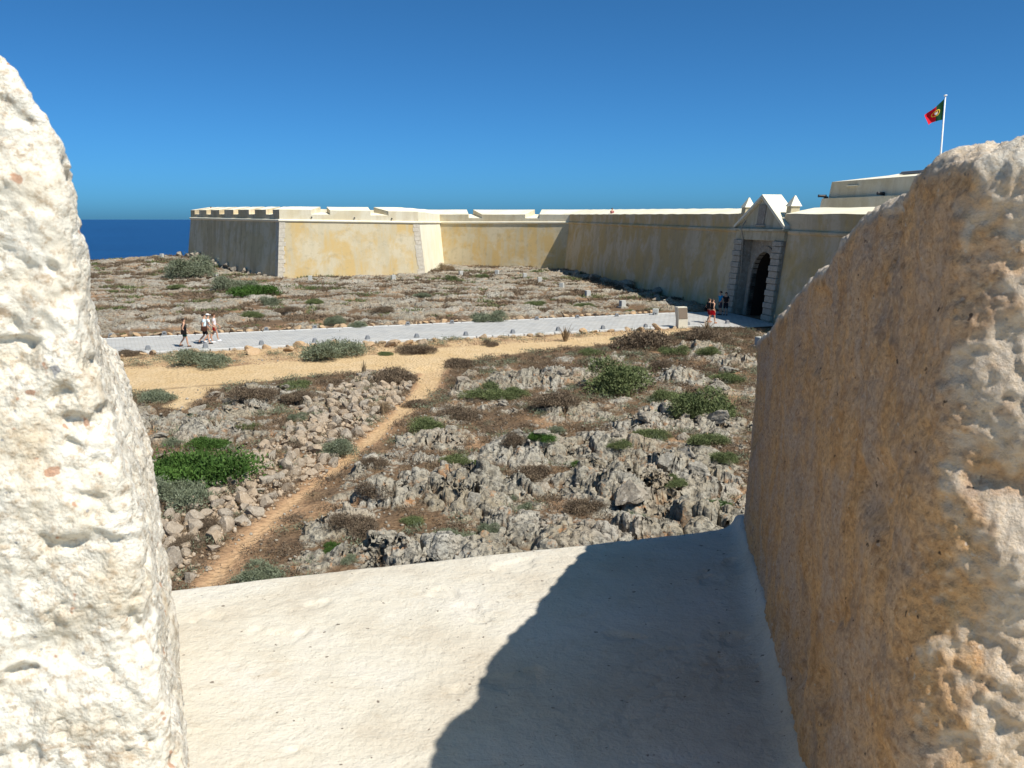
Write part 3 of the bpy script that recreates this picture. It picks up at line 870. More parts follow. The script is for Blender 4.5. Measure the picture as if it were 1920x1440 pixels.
def quoins(i, parent, mname='quoin'):
    z = zg(i) - 0.3; k = 0
    da = FORT[i - 1] - FORT[i]; da /= np.linalg.norm(da); db = FORT[i + 1] - FORT[i]; db /= np.linalg.norm(db)
    out = -(da + db); out /= np.linalg.norm(out)
    while z < ZC[i] - 0.25:
        h = min(random.uniform(0.42, 0.56), ZC[i] - 0.2 - z)
        l1, l2 = ((0.76, 0.64) if k % 2 else (0.66, 0.76)); l1 *= random.uniform(.9, 1.1); l2 *= random.uniform(.9, 1.1)
        bm = bmesh.new(); pts = []
        for zz in (z + 0.012, z + h - 0.012):
            c = lvl(i, zz) + out * 0.035
            pts += [(c[0], c[1], zz), tuple(c + db * l2) + (zz,), tuple(c + db * l2 * 0.9 + da * l1 * 0.9) + (zz,), tuple(c + da * l1) + (zz,)]
        bm_hexa(bm, pts)
        link('quoin', bm_mesh('quoin', bm), MT[mname], parent)
        z += h; k += 1

def own(thing):
    """express the children relative to their thing's own origin"""
    inv = Matrix.Translation(-thing.location)
    for c in thing.children:
        if c.type == 'MESH' and c.location.length == 0: c.data.transform(inv)

def build_fort():
    pB = FORT[2]
    bas = empty('bastion', (pB[0], pB[1], zg(2)))
    tag(bas, 'ochre angular bastion with battlements standing above the sea on the left', 'bastion')
    wall_face('wall_face', 0, MT['plaster_grey'], bas)
    wall_face('wall_face', 1, MT['plaster_grey'], bas)['label'] = 'shaded grey flank wall facing the sea'
    wall_face('wall_face', 2, MT['plaster_sun'], bas)['label'] = 'sunlit ochre face between two stone corners'
    wall_face('wall_face', 3, MT['plaster_cream'], bas, nx=24)['label'] = 'bright cream short flank'
    parapet_run(0, [], bas)
    nz = [(366.6, 375.0), (388.5, 396.7), (412.5, 422.0), (439, 448), (468, 479), (500, 512.5)]
    no = []
    for a, b in nz:
        f0, f1 = seg_s(1, a), seg_s(1, b); w = f1 - f0
        no.append((f0, f1, f0 + w * 0.22, f1 - w * 0.22))
    parapet_run(1, no, bas, drop=0.55, front=MT['plaster_grey'])
    no = []
    for a, b in ((583, 619), (694, 727)):
        f0, f1 = seg_s(2, a), seg_s(2, b); w = f1 - f0
        no.append((f0, f1, f0 + w * 0.30, f1 - w * 0.30))
    parapet_run(2, no, bas, drop=0.5)
    parapet_run(3, [], bas, front=MT['plaster_cream'])
    for i in (0, 1, 2, 3): cordon(i, bas)
    quoins(2, bas); quoins(3, bas)
    for px in (585, 664, 733):                                  # small drain holes above the cordon
        s = seg_s(2, px, 412); bm = bmesh.new()
        c = pp(2, s, -0.01, lerp(ZC, 2, s) + 0.42)
        bm_tube(bm, [c, (c[0] + 0.06, c[1] - 0.14, c[2] - 0.02)], 0.075, 8)
        link('drain_spout', bm_mesh('drain_spout', bm), MT['iron'], bas)
    own(bas)
    pD = FORT[4]
    cur = empty('curtain_wall', (pD[0], pD[1], zg(4)))
    tag(cur, 'recessed ochre curtain wall half crossed by a diagonal shadow', 'wall')
    wall_face('wall_face', 4, MT['plaster_sun'], cur)
    no = []
    for a, b in ((878, 903), (985, 1012)):
        f0, f1 = seg_s(4, a), seg_s(4, b); w = f1 - f0
        no.append((f0, f1, f0 + w * 0.30, f1 - w * 0.30))
    parapet_run(4, no, cur, drop=0.5)
    cordon(4, cur); own(cur)
    pE = FORT[5]
    gw = empty('gate_wall', (pE[0], pE[1], zg(5)))
    tag(gw, 'long shaded stained wall running up to the arched gate', 'wall')
    L6 = np.linalg.norm(FORT[6] - FORT[5]); L7 = np.linalg.norm(FORT[7] - FORT[6])
    global GATE_O, GATE_ZG
    GATE_O = FORT[5] + _w * ((119.4 - 66.75) / 0.9803) if False else None
    # where the portal's centre stands along the wall
    yc = 66.75; t = (yc - FORT[5][1]) / _w[1]; GATE_O = FORT[5] + _w * t; GATE_ZG = SLOPE * GATE_O[1]
    sL = (t - 3.75) / L6; sR = (t + 3.75 - L6) / L7
    if sL < 1: wall_face('wall_face', 5, MT['plaster_gate'], gw, 0, min(sL, 1), nx=90)
    wall_face('wall_face', 6, MT['plaster_gate'], gw, sR, 1.0, nx=50)
    parapet_run(5, [], gw, 0, (t - 3.0) / L6, front=MT['plaster_gate'])
    parapet_run(6, [], gw, (t + 3.2 - L6) / L7, 1.0, front=MT['plaster_gate'])
    cordon(5, gw, 0, (t - 4.0) / L6, MT['plaster_gate']); cordon(6, gw, (t + 4.0 - L6) / L7, 1, MT['plaster_gate'])
    own(gw)
    # ground level inside the walls, on top of the rampart fill
    V = [inward(i, THICK + 0.9) for i in range(len(FORT))]
    V = [(p[0], p[1], 7.55 - 0.0 * i) for i, p in enumerate(V)] + [(70, 38, 7.55), (70, 175, 7.55)]
    bm = bmesh.new(); bm.faces.new([bm.verts.new(p) for p in V]); bmesh.ops.triangulate(bm, faces=bm.faces)
    tag(link('rampart_terrace', bm_mesh('rampart_terrace', bm), MT['panelstone']), 'level terrace on top of the fortress ramparts', kind='structure')
build_fort()

# ------------------------------------------------------------------ gate
def build_gate():
    n_out = np.array((_w[1], -_w[0]))                           # towards the forecourt
    if n_out[0] > 0: n_out = -n_out
    O = GATE_O; g = GATE_ZG
    root = empty('fortress_gate', (O[0], O[1], g))
    tag(root, 'stone portal with dark arch, banded pilasters and cream triangular pediment', 'gate')
    def L(u, o, z):
        p = _w * u + n_out * (o - BATTER * (z - g))
        return (p[0], p[1], z - g)
    def slab(name, u0, u1, o0, o1, z0, z1, m, bev=0.015, parent=root):
        bm = bmesh.new()
        bm_hexa(bm, [L(u0, o0, z0), L(u1, o0, z0), L(u1, o1, z0), L(u0, o1, z0), L(u0, o0, z1), L(u1, o0, z1), L(u1, o1, z1), L(u0, o1, z1)])
        if bev: bevel(bm, bev, 1)
        return link(name, bm_mesh(name, bm), m, parent)
    # panel with the arch
    rad, zs, zt, uw = 1.70, 3.95, 6.50, 2.42
    arch = [(-rad, g - 0.4)] + [(-rad * math.cos(a), zs + rad * math.sin(a)) for a in np.linspace(0, math.pi, 25)] + [(rad, g - 0.4)]
    outer = [(-uw, g - 0.4)] + [(-uw, zs)] + [(-uw + 2 * uw * k / 22, zt) for k in range(23)] + [(uw, zs)] + [(uw, g - 0.4)]
    bm = bmesh.new()
    A = [bm.verts.new(L(u, -0.55, z)) for u, z in arch]; Bv = [bm.verts.new(L(u, -0.55, z)) for u, z in outer]
    for k in range(len(arch) - 1): bm.faces.new((A[k], A[k + 1], Bv[k + 1], Bv[k]))
    link('portal_panel', bm_mesh('portal_panel', bm), MT['ashlar_dark'], root)
    # arch stones (voussoirs) and jamb stones
    for k in range(13):
        a0, a1 = math.pi * k / 13 + 0.008, math.pi * (k + 1) / 13 - 0.008
        bm = bmesh.new(); r1 = rad + 0.42
        q = [(-rad * math.cos(a0), zs + rad * math.sin(a0)), (-r1 * math.cos(a0), zs + r1 * math.sin(a0)), (-r1 * math.cos(a1), zs + r1 * math.sin(a1)), (-rad * math.cos(a1), zs + rad * math.sin(a1))]
        bm_hexa(bm, [L(u, -0.9, z) for u, z in q] + [L(u, -0.46, z) for u, z in q])
        link('arch_stone', bm_mesh('arch_stone', bm), MT['ashlar_dark'], root)
    for sgn in (-1, 1):
        z = g - 0.3
        while z < zs - 0.1:
            h = min(0.62, zs - z)
            slab('jamb_stone', sgn * rad, sgn * (rad + 0.42), -0.9, -0.46, z + 0.01, z + h - 0.01, MT['ashlar_dark'], 0)
            z += h
    # vaulted passage
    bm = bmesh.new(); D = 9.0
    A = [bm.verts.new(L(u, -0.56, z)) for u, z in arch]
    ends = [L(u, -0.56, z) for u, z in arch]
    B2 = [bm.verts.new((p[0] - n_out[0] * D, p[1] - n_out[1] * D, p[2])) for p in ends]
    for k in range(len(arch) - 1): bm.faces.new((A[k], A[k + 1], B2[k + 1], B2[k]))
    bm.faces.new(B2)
    link('passage', bm_mesh('passage', bm), MT['passage_dark'], root)  # vault walls and end door share one near-black colour, painted gloom
    # reveal either side of the recessed panel
    slab('reveal', -2.47, -2.40, -0.6, 0.06, g - 0.4, 6.5, MT['ashlar_dark'], 0); slab('reveal', 2.40, 2.47, -0.6, 0.06, g - 0.4, 6.5, MT['ashlar_dark'], 0)
    # banded pilasters
    for sgn in (-1, 1):
        z = g - 0.35; k = 0
        slab('pilaster_core', sgn * 2.48, sgn * 3.72, -0.3, 0.16, g - 0.4, 6.5, MT['ashlar_dark'], 0)
        while z < 6.45:
            h = min(0.40 if k % 2 else 0.46, 6.5 - z); e = 0.03 if k % 2 else -0.02
            slab('pilaster_block', sgn * (2.46 - e), sgn * (3.74 + e), 0.17, 0.34 + e, z + 0.014, z + h - 0.014, MT['ashlar'], 0.025)
            z += h; k += 1
    slab('entablature', -3.78, 3.78, -0.62, 0.24, 6.51, 7.14, MT['gatecream'])
    slab('cornice', -4.05, 4.05, -0.5, 0.52, 7.15, 7.34, MT['gatecream'], 0.03)
    # pediment
    za, zb, hw, back = 9.50, 7.35, 3.80, -0.95
    bm = bmesh.new()
    f = [bm.verts.new(L(u, 0.22, z)) for u, z in ((-hw, zb), (hw, zb), (0, za))]; r = [bm.verts.new(L(u, back, z)) for u, z in ((-hw, zb), (hw, zb), (0, za))]
    bm.faces.new(f); bm.faces.new(r[::-1])
    for k in range(3): bm.faces.new((f[k], f[(k + 1) % 3], r[(k + 1) % 3], r[k]))
    ped = link('pediment', bm_mesh('pediment', bm), MT['gatecream'], root)
    for sgn in (-1, 1):
        bm = bmesh.new(); hh = 0.20
        q = [(sgn * (hw + 0.12), zb + 0.002), (0.0, za + 0.02), (0.0, za + 0.02 + hh * 1.2), (sgn * (hw + 0.15), zb + hh)]
        # a slight sweep of the roof towards its foot
        mid = (sgn * hw * 0.5, (zb + za) / 2 - 0.10)
        bm_hexa(bm, [L(u, 0.46, z) for u, z in q] + [L(u, back - 0.1, z) for u, z in q])
        link('raking_cornice', bm_mesh('raking_cornice', bm), MT['plaster_lit_top'], ped)  # whiter than the pediment front: sunlit roof painted into the plaster
    slab('tablet', -0.55, 0.55, 0.20, 0.30, 7.62, 9.05, MT['ashlar_dark'], 0.02, ped)
    slab('tablet_sill', -0.75, 0.75, 0.20, 0.36, 7.48, 7.61, MT['ashlar'], 0.02, ped)
    for u, o in ((-3.45, -0.25), (3.0, -0.55)):
        o += BATTER * 7.5 - 0.85
        pin = slab('pinnacle', u - 0.33, u + 0.33, o - 0.33, o + 0.33, 8.0, 8.88, MT['gatecream'], 0.02)
        bm = bmesh.new()
        q = [L(u - .42, o - .42, 8.885), L(u + .42, o - .42, 8.885), L(u + .42, o + .42, 8.885), L(u - .42, o + .42, 8.885)]
        q2 = [L(u - .04, o - .04, 9.62), L(u + .04, o - .04, 9.62), L(u + .04, o + .04, 9.62), L(u - .04, o + .04, 9.62)]
        bm_hexa(bm, q + q2); link('spire', bm_mesh('spire', bm), MT['plaster_lit_top'], pin)  # paler than its block, sunlight on the spire put into the colour
    bm = bmesh.new(); bm_tube(bm, [L(-2.35, 0.30, 7.9), L(-2.35, 0.56, 7.3), L(-2.36, 0.30, 6.6), L(-2.36, 0.05, 4.2)], 0.045, 6)
    link('drain_pipe', bm_mesh('drain_pipe', bm), MT['ashlar_dark'], root)
build_gate()

# ------------------------------------------------------------------ upper battery, flag
def build_battery():
    a = np.array((26.7, 81.0)); w = _w; inn = np.array((-w[1], w[0])); 
    if inn[0] < 0: inn = -inn
    z0 = 7.3
    root = empty('upper_battery', (a[0], a[1], z0))
    tag(root, 'beige two-tier gun battery rising behind the gate wall on the right', 'fort building')
    Ln = 26.0
    def T(s, d, z): p = w * s + inn * d; return (p[0], p[1], z - z0)
    def tier(name, s0, d0, za, zb, bat, m, parent=root):
        bm = bmesh.new()
        bm_hexa(bm, [T(s0, d0, za), T(Ln, d0, za), T(Ln, 16, za), T(s0, 16, za), T(s0 + bat, d0 + bat, zb), T(Ln, d0 + bat, zb), T(Ln, 16, zb), T(s0 + bat, 16, zb)])
        bmesh.ops.recalc_face_normals(bm, faces=bm.faces)
        for f in bm.faces: f.material_index = 1 if f.normal.z > 0.5 else 0  # tier tops get the pale plaster that has sunlight in its colour
        o = link(name, bm_mesh(name, bm), m, parent); o.data.materials.append(MT['plaster_lit_top']); return o
    tier('lower_tier', 0.0, 0.0, z0, 9.78, 0.30, MT['plaster_parapet'])
    tier('upper_tier', 0.25, 0.95, 9.78, 11.18, 0.15, MT['plaster_parapet'])
    # sloping parapet tops, in two pieces with a joint between them
    for nm, s0, s1, rise in (('coping', 0.42, 5.4, 0.62), ('coping', 5.46, Ln, 0.78)):
        bm = bmesh.new()
        q0 = [T(s0, 1.11, 11.183), T(s1, 1.11, 11.183), T(s1, 6.0, 11.183), T(s0 + (0.0 if s0 > 1 else 0.5), 6.0, 11.183)]
        q1 = [T(s0, 1.12, 11.20), T(s1, 1.12, 11.20), T(s1, 6.0, 11.20 + rise), T(s0 + (0.0 if s0 > 1 else 1.2), 6.0, 11.20 + rise * (0.9 if s0 < 1 else 1))]
        bm_hexa(bm, q0 + q1); link(nm, bm_mesh(nm, bm), MT['plaster_lit_top'], root)
    bm = bmesh.new(); bm_hexa(bm, [T(3.0, .92, 10.72), T(4.6, .92, 10.72), T(4.6, 1.2, 10.72), T(3.0, 1.2, 10.72), T(3.0, .92, 10.80), T(4.6, .92, 10.80), T(4.6, 1.2, 10.80), T(3.0, 1.2, 10.80)])
    link('ledge', bm_mesh('ledge', bm), MT['plaster_lit_top'], root)
    for s, d in ((0.35, 0.30), (8.4, 0.75)):
        bm = bmesh.new(); c = Vector(T(s, d + 0.35, 9.98)); e = Vector(T(s - 0.05, d - 0.35, 10.0))
        bm_tube(bm, [c, c.lerp(e, 0.8), e, e.lerp(c, 0.05)], [0.14, 0.11, 0.13, 0.07], 12)
        bm_box(bm, (c.x, c.y, c.z - 0.12), (0.3, 0.3, 0.2))
        link('gun_barrel', bm_mesh('gun_barrel', bm), MT['iron'], root)
    bm = bmesh.new(); bm_box(bm, T(9.2, 3.4, 11.62), (1.5, 3.2, 0.22), math.atan2(w[1], w[0]) + math.pi / 2, 0.86); bevel(bm, 0.05, 2)
    link('roof_slab', bm_mesh('roof_slab', bm), MT['lampgrey'], root)  # low grey slab lying on the sloping top
build_battery()

def build_flag():
    X, Y = 39.05, 85.0
    p = empty('flagpole', (X, Y, 7.55)); tag(p, 'slender white flagpole rising behind the right-hand merlon', 'flagpole')
    bm = bmesh.new(); bm_tube(bm, [(0, 0, 0), (0, 0, 6), (0, 0, 11.35)], [0.11, 0.085, 0.055], 12); link('pole', bm_mesh('pole', bm, True), MT['polewhite'], p)
    bm = bmesh.new(); bm_tube(bm, [(0, 0, 11.35), (0, 0, 11.39), (0, 0, 11.47), (0, 0, 11.5)], [0.05, 0.15, 0.15, 0.03], 12); link('finial', bm_mesh('finial', bm, True), MT['polewhite'], p)
    top = 7.55 + 11.15; hoist = 1.85; k = 0.0515
    def S(u, v):                                                # u along the fly, v down the hoist
        tx, tz = -28 * k * u, -27 * k * u ** 0.85; bx, bz = -26 * k * u, -hoist - 9 * k * u ** 1.5
        x = tx * (1 - v) + bx * v; z = tz * (1 - v) + bz * v
        y = 0.55 * u * math.sin(2.1 * u + 1.2 * v) + 0.16 * math.sin(9 * u + 2.2 * v) * u ** 0.5
        return Vector((-0.09 + x, y, z))
    f = empty('flag', (X, Y, top)); tag(f, 'green and red national flag with a gold crest flying from the pole', 'flag')
    def sheet(name, u0, u1, m, off=0.0):
        nu, nv = 16, 14; v = []
        for j in range(nv + 1):
            for i in range(nu + 1): v.append(S(u0 + (u1 - u0) * i / nu, j / nv))
        o = link(name, mesh_np(name, v, grid_faces(nv + 1, nu + 1), True), m, f); return o
    sheet('green_field', 0.0, 0.41, MT['flag_green']); sheet('red_field', 0.41, 1.0, MT['flag_red'])
    def crest(name, pts_rings, m, off):
        for side in (-1, 1):
            bm = bmesh.new(); rings = []
            for ring in pts_rings:
                vs = []
                for (a, b) in ring:
                    u, v = 0.41 + a, 0.47 + b
                    P = S(u, v); du = S(u + .01, v) - P; dv = S(u, v + .01) - P; nn = du.cross(dv).normalized()
                    vs.append(bm.verts.new(P + nn * off * side))
                rings.append(vs)
            if len(rings) == 1: bm.faces.new(rings[0])
            else:
                n = len(rings[0])
                for q in range(n): bm.faces.new((rings[0][q], rings[0][(q + 1) % n], rings[1][(q + 1) % n], rings[1][q]))
            link(name, bm_mesh(name, bm), m, f)
    cir = lambda r, n=28: [(r * 1.18 * math.cos(2 * math.pi * q / n), r * math.sin(2 * math.pi * q / n)) for q in range(n)]
    crest('crest_ring', [cir(0.20), cir(0.155)], MT['flag_gold'], 0.012)
    crest('crest_ring', [[(a * 0.35, b) for a, b in cir(0.20)], [(a * 0.22, b) for a, b in cir(0.17)]], MT['flag_gold'], 0.014)
    sh = [(-0.11, -0.10), (0.11, -0.10), (0.11, 0.04), (0.06, 0.11), (0, 0.135), (-0.06, 0.11), (-0.11, 0.04)]
    crest('crest_shield', [sh], MT['flag_red'], 0.018)
    crest('crest_field', [[(a * 0.68, b * 0.70 + 0.004) for a, b in sh]], MT['flag_white'], 0.022)
    for a, b in ((0, 0), (0, -0.045), (0, 0.05), (-0.045, 0), (0.045, 0)):
        crest('crest_mark', [[(a + p_ * 0.10, b + q_ * 0.10) for p_, q_ in sh]], MT['flag_blue'], 0.026)
build_flag()

# ------------------------------------------------------------------ path lamps, marker blocks, information post
ORD = ['first', 'second', 'third', 'fourth', 'fifth', 'sixth', 'seventh', 'eighth', 'ninth', 'tenth', 'eleventh', 'twelfth', 'thirteenth', 'fourteenth']
def build_lamps():
    bm = bmesh.new(); prof = [(-0.26, 0), (0.26, 0), (0.20, 0.30), (0.12, 0.42), (-0.12, 0.42), (-0.20, 0.30)]
    a = [bm.verts.new((x, -0.14, z)) for x, z in prof]; b = [bm.verts.new((x * 0.85, 0.10, z * 0.94)) for x, z in prof]
    bm.faces.new(a); bm.faces.new(b[::-1])
    for k in range(6): bm.faces.new((a[k], a[(k + 1) % 6], b[(k + 1) % 6], b[k]))
    bevel(bm, 0.02, 2); body = bm_mesh('housing', bm); body.materials.append(MT['lampgrey'])
    bm = bmesh.new(); bm_box(bm, (0, -0.148, 0.20), (0.24, 0.012, 0.10)); lens = bm_mesh('lens', bm); lens.materials.append(MT['iron'])
    far = [(208, 633), (308, 629), (405, 625), (499, 621), (590, 617), (678, 613.5), (764, 610.5), (847, 607.5), (928, 604), (1006, 600.5), (1082, 597.5), (1156, 594.5), (1228, 591.5)]
    near = [(278, 657), (386, 653), (491, 647.5), (591, 643), (690, 637.5), (782, 634), (874, 630), (962, 626), (1047, 621), (1131, 618), (1211, 615), (1290, 611), (1364, 608)]
    for row, flip, nm in ((far, 0, 'far'), (near, 1, 'near')):
        for i, (px, py) in enumerate(row):
            x, y = gp(px, py)
            t = empty('path_lamp', (x, y, SLOPE * y + 0.04), R(24) + (math.pi if flip else 0) + random.uniform(-.05, .05)); t.scale = (0.64, 0.64, 0.60)
            tag(t, f'dark grey path lamp, {ORD[i]} from left along the {nm} path edge', 'path lamp', 'lamps along the paved path')
            link('housing', body, None, t); link('lens', lens, None, t)
build_lamps()

def build_blocks():
    bm = bmesh.new(); bm_box(bm, (0, 0, 0.26), (0.42, 0.42, 0.56)); bevel(bm, 0.03, 2); b = bm_mesh('post', bm); b.materials.append(MT['whitebox'])
    bm = bmesh.new(); bm_box(bm, (0, 0, -0.08), (0.85, 0.85, 0.30), 0, 0.8); bevel(bm, 0.03, 1); s = bm_mesh('plinth', bm); s.materials.append(MT['boulder'])
    pts = [(305, 501), (405, 521), (582, 530), (738, 528), (864, 519), (932, 518), (984, 522), (1012, 531), (1053, 542), (1102, 557), (1167, 577), (1229, 591)]
    where = ['at the cliff edge by the sea', 'beside the grey-green shrub left of the bastion corner', 'just right of the bastion corner', 'below the right end of the ochre bastion face', 'in front of the inner corner of the curtain wall',
             'before the middle of the curtain wall', 'left of the curtain wall shadow', 'at the tip of the curtain wall shadow', 'third up the slope from the gate path', 'second along the dark foot of the gate wall', 'tall one above the far end of the paved path', 'right beside the paved path near the gate']
    for (px, py), wh in zip(pts, where):
        x, y = gp(px, py); z = gz(x, y)
        t = empty('marker_block', (x, y, z + 0.05), random.uniform(-.5, .5))
        tag(t, 'pale square marker block ' + wh, 'marker block', 'pale marker blocks along the fortress walls')
        link('post', b, None, t); link('plinth', s, None, t)
    x, y = gp(1424, 652); t = empty('marker_block', (x, y, gz(x, y) + 0.1), 0.5); tag(t, 'pale square marker block half hidden by the right-hand merlon edge', 'marker block', 'pale marker blocks along the fortress walls')
    link('post', b, None, t); link('plinth', s, None, t)
    # information post: slab with a slanting panel
    x, y = gp(1278, 615); root = empty('information_post', (x, y, SLOPE * y), R(20))
    tag(root, 'beige information post with slanting brown panel beside the path end', 'sign')
    prof = [(-0.18, 0), (0.20, 0), (0.20, 0.60), (0.42, 1.42), (-0.02, 1.42), (-0.18, 0.62)]
    bm = bmesh.new(); a = [bm.verts.new((-0.36, yy, z)) for yy, z in prof]; c = [bm.verts.new((0.36, yy, z)) for yy, z in prof]
    bm.faces.new(a); bm.faces.new(c[::-1])
    for k in range(6): bm.faces.new((a[k], a[(k + 1) % 6], c[(k + 1) % 6], c[k]))
    bevel(bm, 0.012, 1); link('post', bm_mesh('post', bm), MT['panelstone'], root)
    bm = bmesh.new(); bm_hexa(bm, [(-0.33, -0.19, 0.64), (0.33, -0.19, 0.64), (0.33, -0.04, 1.36), (-0.33, -0.04, 1.36), (-0.33, -0.205, 0.645), (0.33, -0.205, 0.645), (0.33, -0.055, 1.365), (-0.33, -0.055, 1.365)])
    link('panel', bm_mesh('panel', bm), MT['panel'], root)
build_blocks()

# ------------------------------------------------------------------ stones
def stone_mesh(name, seed, cuts=13, sub=3, rough=0.05, m=None):
    bm = bmesh.new(); bmesh.ops.create_icosphere(bm, subdivisions=sub, radius=1.0)
    r = random.Random(seed)
    pl = []
    for _ in range(cuts):
        v = Vector((r.gauss(0, 1), r.gauss(0, 1), r.gauss(0, 1))).normalized(); pl.append((v, r.uniform(0.40, 0.78)))
    P = np.array([v.co[:] for v in bm.verts])
    for n, d in pl:
        n = np.array(n); k = P @ n - d
        P -= np.where(k > 0, k, 0)[:, None] * n
    P *= (1 + rough * fbm3(P + seed * 3.1, 2.6, 3, seed))[:, None]
    P *= np.array((r.uniform(0.95, 1.3), r.uniform(0.8, 1.0), r.uniform(0.62, 0.9)))
    for v, p in zip(bm.verts, P): v.co = p
    me = bm_mesh(name, bm); me.materials.append(m or MT['stone']); return me

RUB_M = [stone_mesh('rubble_stone', 100 + i) for i in range(10)]
ROAD_M = [stone_mesh('verge_stone', 200 + i, 10, 2, 0.08, MT['roadstone']) for i in range(7)]
BOU_M = [stone_mesh('limestone_boulder', 300 + i, 9, 4, 0.30, MT['boulder']) for i in range(8)]

def put(name, me, x, y, z, r, label, cat, group, sq=1.0):
    o = bpy.data.objects.new(name, me); COL.objects.link(o)
    o.location = (x, y, z); o.scale = (r, r, r * sq); o.rotation_euler = (random.uniform(-.5, .5), random.uniform(-.5, .5), random.uniform(0, 6.28))
    tag(o, label, cat, group); return o

def build_stones():
    lo, hi = RUBBLE.min(0), RUBBLE.max(0)
    pts = []
    while len(pts) < 3200:
        c = RNG.uniform(lo, hi, (4000, 2))
        dens = 0.5 + 0.9 * fbm2(c[:, 0] / 1.6, c[:, 1] / 1.6, 2, 222)
        ok = (poly_sd(c[:, 0], c[:, 1], RUBBLE) < 0.25 * RNG.normal(size=4000)) & (trail_sd(c[:, 0], c[:, 1]) > 0.02) & (RNG.uniform(size=4000) < dens)
        pts += list(c[ok])
    pts = np.array(pts[:3200])
    rad = 0.085 + 0.29 * RNG.beta(1.4, 4.5, len(pts))
    order = np.argsort(-rad)
    placed = []
    for i in order:
        p = pts[i]; r = rad[i]
        if len(placed) >= 300: break
        if any((p[0] - q[0]) ** 2 + (p[1] - q[1]) ** 2 < (0.70 * (r + q[2])) ** 2 for q in placed): continue
        placed.append((p[0], p[1], r))
    pz = terrain(np.array([p[0] for p in placed]), np.array([p[1] for p in placed]))
    for (x, y, r), z in zip(placed, pz):
        put('rubble_stone', random.choice(RUB_M), x, y, z + r * 0.38, r, 'angular tan-grey stone lying in the rubble bank left of the dirt trail', 'stone', 'stones of the rubble bank beside the trail')
    # the many small stones: one mass
    def mass(name, P, rads, label, m, tmpl):
        z = terrain(P[:, 0], P[:, 1])
        tv = [np.array([v.co[:] for v in t.vertices]) for t in tmpl]; tf = [np.array([p.vertices[:] for p in t.polygons]) for t in tmpl]
        V, Fc, off = [], [], 0
        for k in range(len(P)):
            j = k % len(tmpl); a = RNG.uniform(0, 6.28); c, s = math.cos(a), math.sin(a)
            v = tv[j] * rads[k]; v = np.stack([v[:, 0] * c - v[:, 1] * s, v[:, 0] * s + v[:, 1] * c, v[:, 2]], 1) + np.array((P[k, 0], P[k, 1], z[k] + rads[k] * 0.25))
            V.append(v); Fc.append(tf[j] + off); off += len(v)
        o = link(name, mesh_np(name, np.vstack(V), np.vstack(Fc)), m)
        tag(o, label, name.replace('_', ' '), kind='stuff'); return o
    tm = [stone_mesh('chip', 400 + i, 8, 1, 0.1) for i in range(8)]
    mass('loose_rubble', pts, np.clip(rad * 0.55, 0.04, 0.13), 'small loose stones filling the rubble bank', MT['stone'], tm)
    # stones and gravel on the verge between path and track, and about the near field
    c = RNG.uniform((-32, 33), (24, 72), (40000, 2)); ok = (poly_sd(c[:, 0], c[:, 1], verge_poly) < 0.4) & (poly_sd(c[:, 0], c[:, 1], road_poly) > 0.35) & (fbm2(c[:, 0] / 2.2, c[:, 1] / 2.2, 3, 9) > -0.12)
    V1 = c[ok][:2600]
    mass('verge_gravel', V1, 0.03 + 0.10 * RNG.beta(1.2, 5, len(V1)), 'scattered pale rubble on the verge between paved path and sandy track', MT['roadstone'], tm)
    c = RNG.uniform((-16, 15), (20, 52), (9000, 2)); rd = poly_sd(c[:, 0], c[:, 1], road_poly); ok = (np.abs(c[:, 0]) < 0.6 * c[:, 1]) & (trail_sd(c[:, 0], c[:, 1]) > 0.0) & (poly_sd(c[:, 0], c[:, 1], track_poly) > 0.2) & (rd > 4) & (c[:, 1] < 48)
    V2 = c[ok][:4200]
    mass('scattered_stones', V2, 0.035 + 0.11 * RNG.beta(1.1, 5, len(V2)), 'small broken limestone scattered over the dry ground', MT['boulder'], tm)
    # row along the far kerb
    P = road_far[:3]; d = np.concatenate([[0], np.cumsum(np.hypot(*np.diff(P, axis=0).T))])
    s = np.interp(P[1, 0] - 1.0, P[:, 0], d)
    while s < d[-1] - 0.3:
        x = np.interp(s, d, P[:, 0]); y = np.interp(s, d, P[:, 1]); r = random.uniform(0.12, 0.33); y += 0.50 + random.uniform(0, .28)
        put('verge_stone', random.choice(ROAD_M), x, y, SLOPE * y + r * 0.25, r, 'rounded tan stone in the row lining the far edge of the paved path', 'stone', 'stones lining the far edge of the path', 0.85)
        s += r * random.uniform(1.5, 3.2)
    P = road_near[1:4]; d = np.concatenate([[0], np.cumsum(np.hypot(*np.diff(P, axis=0).T))]); s = 0.2
    while s < d[-1] - 0.5:
        x = np.interp(s, d, P[:, 0]); y = np.interp(s, d, P[:, 1]); r = random.uniform(0.16, 0.40); y -= 0.62 + random.uniform(0, .5)
        put('verge_stone', random.choice(ROAD_M), x, y, gz(x, y) + r * 0.3, r, 'tan stone in the broken row along the near edge of the paved path', 'stone', 'stones lining the near edge of the path', 0.85)
        s += r * random.uniform(2.0, 5.5)
    for px, py, w, lab in ((475, 663, 27, 'squat pointed boulder at the near path edge right of the walkers'), (543, 657, 25, 'dark-topped flat boulder at the near path edge'), (571, 652, 19, 'upright pale stone left of the big verge shrub'),
                           (694, 650, 26, 'first broad tan boulder right of the big verge shrub'), (732, 651, 36, 'largest tan boulder on the verge between path and track'), (764, 645, 24, 'grey boulder next to the largest verge boulder'), (795, 647, 27, 'round tan boulder right of the grey verge boulder'), (330, 668, 24, 'flat stone in front of the lone walker')):
        x, y = gp(px, py); r = w / F_PX * y * 0.5
        put('verge_boulder', random.choice(ROAD_M), x, y, gz(x, y) + r * 0.35, r, lab, 'boulder', None, 0.8)
